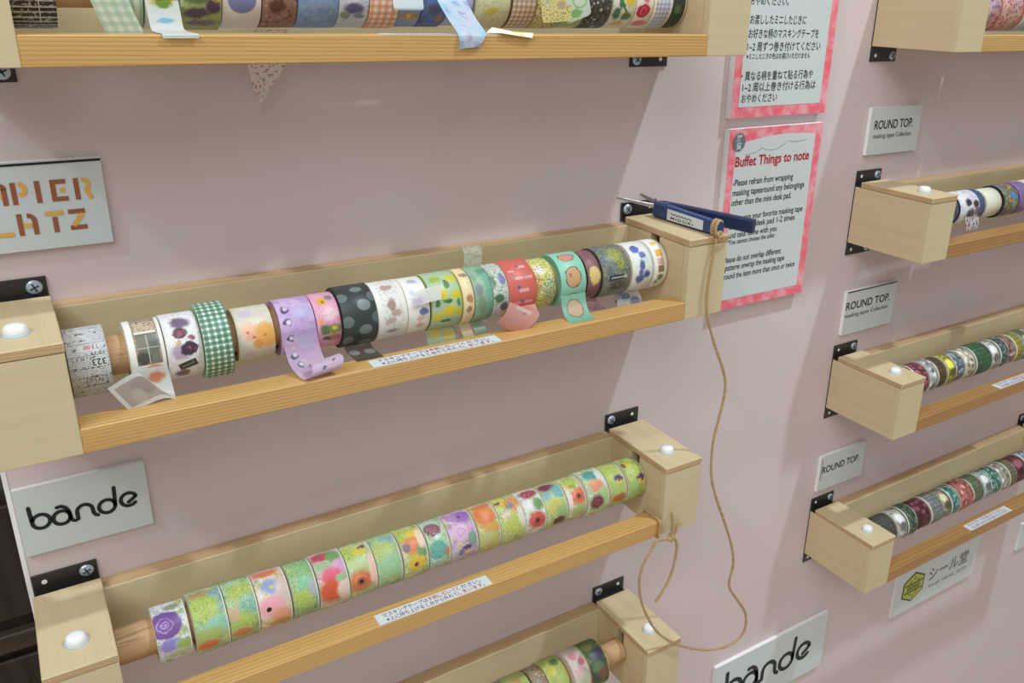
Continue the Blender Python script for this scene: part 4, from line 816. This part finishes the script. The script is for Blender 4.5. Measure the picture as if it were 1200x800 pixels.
R3 = [(.0460, (96, 100, 92), 'dark grey leafy'), (.0235, (206, 200, 192), 'white rimmed'), (.0240, (70, 96, 76), 'bottle green'), (.0360, (96, 42, 54), 'wide maroon'), (.0330, (150, 156, 150), 'grey lace'),
      (.0210, (160, 150, 120), 'straw'), (.0215, (84, 136, 128), 'teal'), (.0390, (190, 110, 100), 'wide salmon'), (.0300, (120, 136, 96), 'sage leafy'), (.0215, (176, 190, 196), 'ice blue'),
      (.0300, (90, 140, 124), 'sea green and white'), (.0225, (176, 176, 160), 'oatmeal'), (.0225, (140, 130, 96), 'khaki'), (.0330, (110, 56, 66), 'wine red'), (.0270, (150, 160, 176), 'steel blue'), (.0230, (190, 176, 160), 'sand')]
run(1.2270, ZR[3], R3, 'the lowest right rack', 'tape rolls on the lowest right rack', .0232)

K_ALB[0] = .62
# ------------------------------------------------------------------ notices, signs and tags
EX, EZ = (1, 0, 0), (0, 0, 1)
def sign(name, label, cat, x0, x1, z0, z1, th=.006, mat=None, group=None):
    t = thing(name, ((x0 + x1) / 2, 0, z0), label, cat, group)
    box('board', x0, x1, -th, -.0002, z0, z1, [mat or M_WHITE, M_SIDE], t, bev=.0003, edge='xz')
    return t
# notices with pink borders
def notice(label, x0, x1, z0, z1, th=.010, arch=False):
    t = sign('notice_board', label, 'notice', x0, x1, z0, z1, th, M_BORDER, 'pink bordered notices')
    y = -th - .0003
    i0, i1, j0, j1 = x0 + .0105, x1 - .0125, z0 + .0125, z1 - .0125
    V = [(i0, y, j0), (i1, y, j0), (i1, y, j1)]
    n = 20
    for k in range(1, n):                       # top edge of the white field dips and swells like a brush line
        f = 1 - k / n; V.append((i0 + (i1 - i0) * f, y, j1 + (.0035 * math.sin(math.pi * f) - .006 * (1 - f) ** 2 if arch else 0)))
    V.append((i0, y, j1 - (.006 if arch else 0)))
    V += [(v[0], -th + .0002, v[2]) for v in V]
    m = len(V) // 2
    Fc = [list(range(m))] + [[k, (k + 1) % m, m + (k + 1) % m, m + k] for k in range(m)]
    mesh_obj('white_field', V, Fc, M_WHITE, t)
    return t, y - .0003
n1, y1 = notice('pink bordered notice in Japanese, partly behind the top rack end box', .9130, 1.0715, 1.3945, 1.617)
for s, x0, x1, z, h in [('おやめください。', .9265, .9865, 1.5185, .0105), ('・お渡ししたミニしたじきに', .9235, 1.0185, 1.4985, .0112), ('　お好きな柄のマスキングテープを', .9285, 1.0425, 1.4835, .0112),
                        ('1~2 周ずつ巻き付けてください', .9285, 1.0480, 1.4695, .0112), ('※ミニしたじきの色はお選びいただけません', .9285, 1.0320, 1.4605, .0072),
                        ('・異なる柄を重ねて貼る行為や', .9235, 1.0405, 1.4375, .0112), ('1~2 周以上巻き付ける行為は', .9270, 1.0475, 1.4250, .0112), ('おやめください', .9270, .9840, 1.4125, .0112)]:
    lettering(s, M_INK, n1, (x0, y1, z), EX, EZ, x1 - x0, h, .004)
n2, y2 = notice('pink bordered notice in English with red heading, below the Japanese notice', .9150, 1.0712, 1.1590, 1.3825, arch=True)
lettering('Buffet Things to note', M_RED, n2, (.9265, y2, 1.3385), EX, EZ, .1255, .0165, .022, 'heading')
for s, x0, x1, z, h in [('-Please refrain from wrapping', .9262, 1.0275, 1.3155, .0112), ('masking tapearound any belongings', .9275, 1.0495, 1.3035, .0112), ('other than the mini desk pad.', .9270, 1.0285, 1.2917, .0112),
                        ('-Please wrap your favorite masking tape', .9200, 1.0520, 1.2725, .0105), ('on the mini desk pad 1-2 times', .9270, 1.0395, 1.2625, .0105), ('and take home with you', .9270, 1.0090, 1.2515, .0105), ('*You cannot choose the color', .9265, 1.0072, 1.2435, .0085),
                        ('-Please do not overlap different', .9200, 1.0215, 1.2205, .0108), ('patterns onwrap the masking tape', .9265, 1.0292, 1.2102, .0108), ('around the item more than once or twice', .9225, 1.0500, 1.1990, .0108)]:
    lettering(s, M_INK, n2, (x0, y2, z), EX, EZ, x1 - x0, h, .008)
# round dark stamp with pale strokes, and the thin pencilled flourish below the border
V, Fc = [], []
for k in range(32):
    a = 2 * math.pi * k / 32; V.append((.9298 + .0098 * math.cos(a), y2 - .0002, 1.3672 + .0108 * math.sin(a)))
emblem = mesh_obj('round_emblem', V, [list(range(32))], M_INK2, n2)
lettering('雑', M_WHITE, emblem, (.9252, y2 - .0005, 1.3685), EX, EZ, .0088, .0088, .02, 'emblem_mark')
lettering('貨', M_WHITE, emblem, (.9252, y2 - .0005, 1.3592), EX, EZ, .0088, .0088, .02, 'emblem_mark')
fl = [[(.941 + .028 * q / 12, 1.3515 + .006 * (q / 12) ** 2) for q in range(13)], [(.967 + .042 * q / 16, 1.3585 - .006 * math.sin(math.pi * q / 16) + .004 * q / 16) for q in range(17)], [(1.012 + .032 * q / 12, 1.3640 - .002 * math.sin(math.pi * q / 12)) for q in range(13)]]
mesh_obj('flourish', *strokes_geo(fl, .0004, (0, y2, 0), EX, EZ, (0, -1, 0), False), M_INK2, n2)

def bande(label, x0, x1, z0, z1, th, k, dx, dz, group):
    t = sign('brand_sign', label, 'sign', x0, x1, z0, z1, th, None, group)
    st = [[(.1752, 1.1172), (.1754, 1.1105), (.1758, 1.1030)] + arc(.1822, 1.1025, .0064, 180, 540, 28),
          arc(.1970, 1.1012, .0062, 0, 360, 28), [(.1948, 1.1115), (.1980, 1.1118), (.2008, 1.1098), (.2026, 1.1062), (.2032, 1.1020), (.2036, 1.0975), (.2048, 1.0958), (.2066, 1.0952)],
          [(.2085, 1.0960), (.2085, 1.1010)] + arc(.2143, 1.1022, .0058, 180, 0, 16) + [(.2203, 1.0985), (.2214, 1.0962), (.2232, 1.0950)],
          arc(.2310, 1.1010, .0062, 0, 360, 28), [(.2382, 1.1172), (.2378, 1.1100), (.2372, 1.1010)],
          [(.2476, 1.0998), (.2506, 1.1018), (.2540, 1.1046)] + arc(.2480, 1.1024, .0062, 18, 318, 26)]
    st = [[((a - .1752) * k + dx, (b - 1.0950) * k + dz) for a, b in p] for p in st]
    mesh_obj('lettering', *strokes_geo(st, 0.0031 * k, (0, -th - .0004, 0), EX, EZ, (0, -1, 0)), M_INK, t)
    return t
bande('white sign with rounded black lettering above the flower roll rack, by the wall edge', .1665, .2643, 1.0725, 1.1360, .005, 1.0, .1752, 1.0955, 'white signs with rounded black lettering')
bande('white sign with rounded black lettering cut off by the bottom picture edge', .9915, 1.2465, .4460, .5600, .007, 2.42, 1.0180, .4840, 'white signs with rounded black lettering')
# stencil letter sign
ps = sign('brand_sign', 'white sign with brown and ochre stencil letters at the left edge', 'sign', .1680, .2690, 1.3315, 1.3985, .006)
yp = -.0064
box('black_line', .1700, .2688, -.0065, -.0058, 1.3955, 1.3972, M_INK, ps, bev=0)
BR, OC = [], []
def bar(a, b, c, d): return [(a, b), (c, d)]
hb, ht = 1.3672, 1.3836
LW = .0034
BR += [bar(.2093, hb, .2093, ht), bar(.2246, hb, .2246, ht), bar(.2345, hb, .2345, ht), bar(.23621, hb + LW / 2, .2436, hb + LW / 2), bar(.23621, ht - LW / 2, .2432, ht - LW / 2), bar(.2500, hb, .2500, ht), bar(.2032, hb, .2032, ht - .004), arc(.2005, ht - .0045, .0030, 0, 90, 8), bar(.1952, hb, .1952, ht), bar(.1800, hb, .1800, ht)]
OC += [arc(.2125, ht - .0055, .0040, 90, -90, 12), bar(.2388, 1.3754, .2420, 1.3754), arc(.2540, ht - .0055, .0040, 95, -60, 10) + [(.2590, hb)], bar(.1968, 1.3745, .2018, 1.3745), arc(.1832, ht - .0055, .0040, 90, -90, 12)]
b0, b1 = 1.3438, 1.3602
BR += [bar(.2095, b0, .2095, b1), arc(.2145, b1 - .0062, .0045, 90, 0, 8) + [(.2190, b0)], bar(.2322, b0, .2322, b1 - .0045), bar(.2415, b0 + LW / 2 + .0006, .2528, b0 + LW / 2 + .0006), bar(.2415, b1 - LW / 2, .2528, b1 - LW / 2), bar(.1936, b0, .1936, b1), bar(.1800, b0, .1800, b1)]
OC += [bar(.2113, 1.3510, .2170, 1.3510), bar(.2262, b1 - LW / 2, .2383, b1 - LW / 2), bar(.2438, b0 + .0038, .2512, b1 - .0036), bar(.1953, b0 + LW / 2, .2045, b0 + LW / 2), arc(.1832, b1 - .0055, .0040, 90, -90, 12)]
mesh_obj('lettering', *strokes_geo(BR, LW, (0, yp, 0), EX, EZ, (0, -1, 0), False), M_BROWN, ps)
mesh_obj('lettering', *strokes_geo(OC, LW * .92, (0, yp - .0001, 0), EX, EZ, (0, -1, 0), False), M_OCHRE, ps)
# small tags on the right column
for x0, x1, z0, z1, tx0, tx1, tz, sub, lab in [(1.1670, 1.2725, 1.3335, 1.3955, 1.1760, 1.2560, 1.3672, True, 'white name tag between the top right corner rack and the rack below'),
                                     (1.1720, 1.2825, 1.0750, 1.1415, 1.1735, 1.2690, 1.1135, True, 'white name tag with black top line above the third right rack'),
                                     (1.1690, 1.2725, .8165, .8775, 1.1750, 1.2595, .8470, False, 'white name tag without small print above the lowest right rack')]:
    t = sign('name_tag', lab, 'tag', x0, x1, z0, z1, .006, None, 'white name tags on the right column')
    lettering('ROUND TOP.', M_INK, t, (tx0, -.0064, tz), EX, EZ, tx1 - tx0, .0165, .012)
    if sub: lettering('masking tapes Collection', M_INK2, t, (tx0, -.0064, tz - .0118), EX, EZ, (tx1 - tx0) * .99, .0088, .012)
    if 'top line' in lab: box('black_line', x0 + .002, x1 - .001, -.0065, -.0058, z1 - .0022, z1 - .0008, M_INK, t, bev=0)
    if not sub: box('black_line', x0 + .0035, x0 + .0043, -.0065, -.0058, z0 + .018, z1 - .006, M_INK2, t, bev=0)
# hexagon sign under the lowest right rack
hs = sign('brand_sign', 'white sign with green hexagon emblem under the lowest right rack', 'sign', 1.4320, 1.6865, .4630, .5760, .006)
def hexa(r, sy, y): return [(1.4858 + r * math.sin(math.pi * k / 3), y, .5137 + r * sy * math.cos(math.pi * k / 3)) for k in range(6)]
M_HEX = plain('olive_green_ink', (150, 156, 62), .5); M_HEXD = plain('dark_olive_ink', (62, 64, 50), .5)
hx = mesh_obj('hexagon_emblem', hexa(.0360, .92, -.0064), [list(range(6))], M_HEXD, hs)
mesh_obj('hexagon_field', hexa(.0320, .92, -.0067), [list(range(6))], M_HEX, hx)
g = [strokes_geo([[(1.4600, .5137 + d + .000), (1.5116, .5137 + d)] for d in (.0085, -.0085)], .0030, (0, -.0070, 0), EX, EZ, (0, -1, 0), False),
     strokes_geo([[(1.4660, .5137 + d), (1.5050, .5137 + d)] for d in (.0035, 0, -.0035)], .0018, (0, -.0070, 0), EX, EZ, (0, -1, 0), False),
     strokes_geo([[(1.4858, .5290), (1.4858, .5380)], [(1.4858, .4985), (1.4858, .4895)], [(1.4730, .5250), (1.4790, .5310)], [(1.4985, .5250), (1.4925, .5310)], [(1.4730, .5025), (1.4790, .4965)], [(1.4985, .5025), (1.4925, .4965)]], .0020, (0, -.0070, 0), EX, EZ, (0, -1, 0), False)]
mesh_obj('hexagon_pattern', *join(g), M_HEXD, hx)
lettering('シール堂', M_INK2, hs, (1.5320, -.0064, .5080), EX, EZ, .1230, .0330, .01)
lettering('THE SEAL DO', M_INK2, hs, (1.5350, -.0064, .4895), EX, EZ, .1210, .0085, .0)
et = sign('name_tag', 'white tag at the far right edge, only its corner showing', 'tag', 1.8420, 1.9600, .4600, .5240, .006, None, 'white name tags on the right column')

# paper strips on the rails
def strip(label, x0, x1, y0, y1, z, text=True):
    t = thing('rail_label', ((x0 + x1) / 2, (y0 + y1) / 2, z), label, 'label', 'white paper strips on the rails')
    box('paper', x0, x1, y0, y1, z, z + .0003, M_WHITE, t, bev=0)
    if text:
        w = x1 - x0; d = y1 - y0
        def seg(s, xx0, xx1, yy, mat): lettering(s, mat, t, (xx0, yy, z + .0005), EX, (0, 1, 0), xx1 - xx0, d * .42, .004)
        a = x0 + w * .06
        seg('マスキングテープは', a, a + w * .385, y0 + d * .56, M_PURP); seg('手前に引いて', a + w * .39, a + w * .64, y0 + d * .56, M_RED); seg('ください。', a + w * .645, a + w * .87, y0 + d * .56, M_PURP)
        seg('※上に持ち上げると台から外れて', a + w * .01, a + w * .63, y0 + d * .12, M_PURP); seg('しまいます。', a + w * .635, a + w * .88, y0 + d * .12, M_RED)
    return t
strip('white paper strip with plum lettering on the scissors rack rail', .4340, .5545, -.1196, -.1040, ZH[1] - T - H + RH)
strip('white paper strip with plum lettering on the flower roll rack rail', .4255, .5435, -.1196, -.1040, ZH[2] - T - H + RH)
strip('white paper strip on the top left rack rail, mostly under loose tape ends', .4560, .5750, -.1196, -.1040, ZH[0] - T - H + RH)
strip('white paper strip on the third right rack rail', 1.4180, 1.5370, -.1196, -.1040, ZR[2] - T - H + RH)
strip('white paper strip on the lowest right rack rail', 1.4260, 1.5430, -.1196, -.1040, ZR[3] - T - H + RH)
# torn scrap of tape on the top rail
zs = ZH[0] - T - H + RH + .0006
sc = mesh_obj('tape_scrap', [(.5460, -.108, zs), (.5560, -.100, zs + .004), (.5700, -.112, zs + .001), (.5820, -.1215, zs + .0005), (.5800, -.1228, zs - .003), (.5520, -.1222, zs + .0005),
      (.5460, -.108, zs + .0003), (.5560, -.100, zs + .0043), (.5700, -.112, zs + .0013), (.5820, -.1218, zs + .0008), (.5800, -.1231, zs - .0029), (.5520, -.1225, zs + .0008)],
      [[0, 1, 2, 5], [5, 2, 3, 4], [11, 8, 7, 6], [10, 9, 8, 11], [0, 5, 11, 6], [5, 4, 10, 11], [4, 3, 9, 10], [3, 2, 8, 9], [2, 1, 7, 8], [1, 0, 6, 7]],
      NB('scrap_print', .5, 'Object').base((206, 206, 176)).speck(90, .55, (196, 180, 70), amt=.7).done(), base=(.565, -.112, zs))
tag(sc, 'torn pale scrap of tape lying on the top left rail', 'tape scrap')

# ------------------------------------------------------------------ scissors and twine
sx = thing('scissors', (.80, -.07, ZH[1]), 'navy blue spring scissors with white sticker, lying on a rack lid', 'scissors')
up = (0, 0, 1)
mesh_obj('handle', *obox_geo((.8000, -.0285, 1.3056), (.8045, -.1235, 1.3046), up, .0105, .0165, .0095, .0135), M_BLUE, sx)
mesh_obj('handle', *obox_geo((.8050, -.0300, 1.3075), (.8530, -.1225, 1.3015), up, .0090, .0140, .0100, .0145), M_NAVY, sx)
mesh_obj('hinge_cap', *obox_geo((.8020, -.0255, 1.3056), (.8028, -.0420, 1.3056), up, .0160, .0170, .0145, .0170), M_BLUE, sx)
mesh_obj('blade', *obox_geo((.8000, -.0300, 1.3080), (.7590, -.0062, 1.3178), up, .0012, .0048, .0008, .0022), M_STEEL, sx)
mesh_obj('blade', *obox_geo((.8035, -.0300, 1.3095), (.7915, -.0062, 1.3185), up, .0012, .0052, .0009, .0030), M_STEEL, sx)
p0, p1 = Vector((.7953, -.0500, 1.3050)), Vector((.7983, -.1040, 1.3046))
V = []
e = (p1 - p0).normalized()
for a, b in ((0, -.0058), (1, -.0050), (1, .0050), (0, .0058)): V.append(tuple(p0 + (p1 - p0) * a + Vector((-.0004, 0, b))))
V += [tuple(Vector(v) + Vector((.0006, 0, 0))) for v in V]
stk = mesh_obj('sticker', V, [[0, 1, 2, 3], [7, 6, 5, 4], [0, 4, 5, 1], [1, 5, 6, 2], [2, 6, 7, 3], [3, 7, 4, 0]], M_WHITE, sx)
lettering('MIDORI', M_INK, stk, p0 + e * .006 + Vector((-.0008, 0, -.0038)), e, EZ, .034, .0036, .01, 'lettering', 1.25)
wv = [[(.006 + q * .0011, .0016 + .0009 * math.sin(q * 1.3) + .0006 * math.sin(q * 2.9)) for q in range(30)]]
mesh_obj('sticker_mark', *strokes_geo(wv, .0008, p0 + Vector((-.0008, 0, 0)), e, EZ, (-1, 0, 0), False), M_INK, stk)

tw = thing('twine', (.80, -.124, .9), 'long loop of jute twine from the scissors down to the rail below', 'twine')
def cord(name, pts, r=.00120, pitch=.0075, k=10, parent=None):
    path = crom(pts, k); g = []
    # resample evenly
    out = [path[0]]; 
    for p in path[1:]:
        if (p - out[-1]).length > .0009: out.append(p)
    L = 0; s1, s2 = [], []; prev = Vector((.2, .95, .1))
    for i, p in enumerate(out):
        if i: L += (p - out[i-1]).length
        d = (out[min(i+1, len(out)-1)] - out[max(i-1, 0)]).normalized()
        a = (prev - d * prev.dot(d)).normalized(); prev = a; b = d.cross(a)
        t = 2 * math.pi * L / pitch
        o = (a * math.cos(t) + b * math.sin(t)) * r * .75
        s1.append(p + o); s2.append(p - o)
    return mesh_obj(name, *join([tube_geo(s1, r, 6), tube_geo(s2, r, 6)]), M_TWINE, parent or tw, smooth=True)
Y = -.1245
main = [(.8040, -.1225, 1.2975), (.7985, -.1245, 1.2890), (.7938, Y, 1.2504), (.7951, Y, 1.2174), (.8088, Y, 1.1810), (.8285, Y, 1.1397), (.8328, Y, 1.1150), (.8275, Y, 1.0846), (.8222, Y, 1.0537), (.8241, Y, 1.0146), (.8342, Y, .9830), (.8562, Y, .9346), (.8704, Y, .8991), (.8767, Y, .8718), (.8734, Y, .8413), (.8882, Y, .8158), (.9089, Y, .7831), (.9112, Y, .7548), (.8947, Y, .7430), (.8647, Y, .7458), (.8271, Y, .7632), (.7903, Y, .7892), (.7614, Y, .8188), (.7393, Y, .8592), (.7294, Y, .8931), (.7310, Y, .9216), (.7451, Y, .9450), (.7500, -.1240, .9500), (.7560, -.1240, .9495), (.7690, -.1240, .9480)]
cord('strand', main)
# tie round the scissor handle
for q in range(4):
    yy = -.1125 - .0026 * q + .0012 * (q % 2)
    ring_ = []
    for k in range(13):
        a = 2 * math.pi * k / 12
        ring_.append((.8040 + .0066 * math.cos(a), yy - .0050 * math.sin(a * .5), 1.3045 + .0084 * math.sin(a)))
    cord('tie', ring_, .0009, .006, 4)
cord('tie', [(.7995, -.1220, 1.3030), (.8010, -.1262, 1.2985), (.8045, -.1265, 1.2965), (.8050, -.1240, 1.3020), (.8010, -.1250, 1.3000), (.8020, -.1262, 1.2930)], .0010, .006, 6)
cord('tie', [(.8040, -.1245, 1.2975), (.8120, -.1250, 1.2955), (.8190, -.1240, 1.2965)], .0007, .006, 6)
# tie round the rail of the flower rack
zr0 = ZH[2] - T - H
loop = [(.7545, -.1220, zr0 - .002), (.7545, -.1222, zr0 + .010), (.7545, -.1218, zr0 + RH + .0015), (.7545, -.108, zr0 + RH + .0018), (.7545, -.0945, zr0 + RH + .0012), (.7545, -.0940, zr0 + .008), (.7545, -.0945, zr0 - .0018), (.7545, -.108, zr0 - .0020), (.7550, -.1222, zr0 - .0020)]
cord('loop', loop, .0010, .0065, 6)
cord('knot', [(.7660, -.1260, .9490), (.7700, -.1280, .9455), (.7730, -.1255, .9490), (.7690, -.1235, .9520), (.7665, -.1265, .9470), (.7715, -.1270, .9500), (.7740, -.1245, .9470)], .0012, .006, 6)
cord('loose_end', [(.7700, -.1250, .9490), (.7712, -.1260, .9600), (.7700, -.1262, .9720), (.7682, -.1255, .9830)])
cord('loose_end', [(.7720, -.1250, .9490), (.7755, -.1265, .9560), (.7780, -.1265, .9640), (.7830, -.1260, .9660)])
cord('loose_end', [(.7735, -.1245, .9470), (.7790, -.1250, .9400), (.7805, -.1250, .9250), (.7750, -.1248, .8950), (.7640, -.1248, .8760), (.7545, -.1248, .8655)])
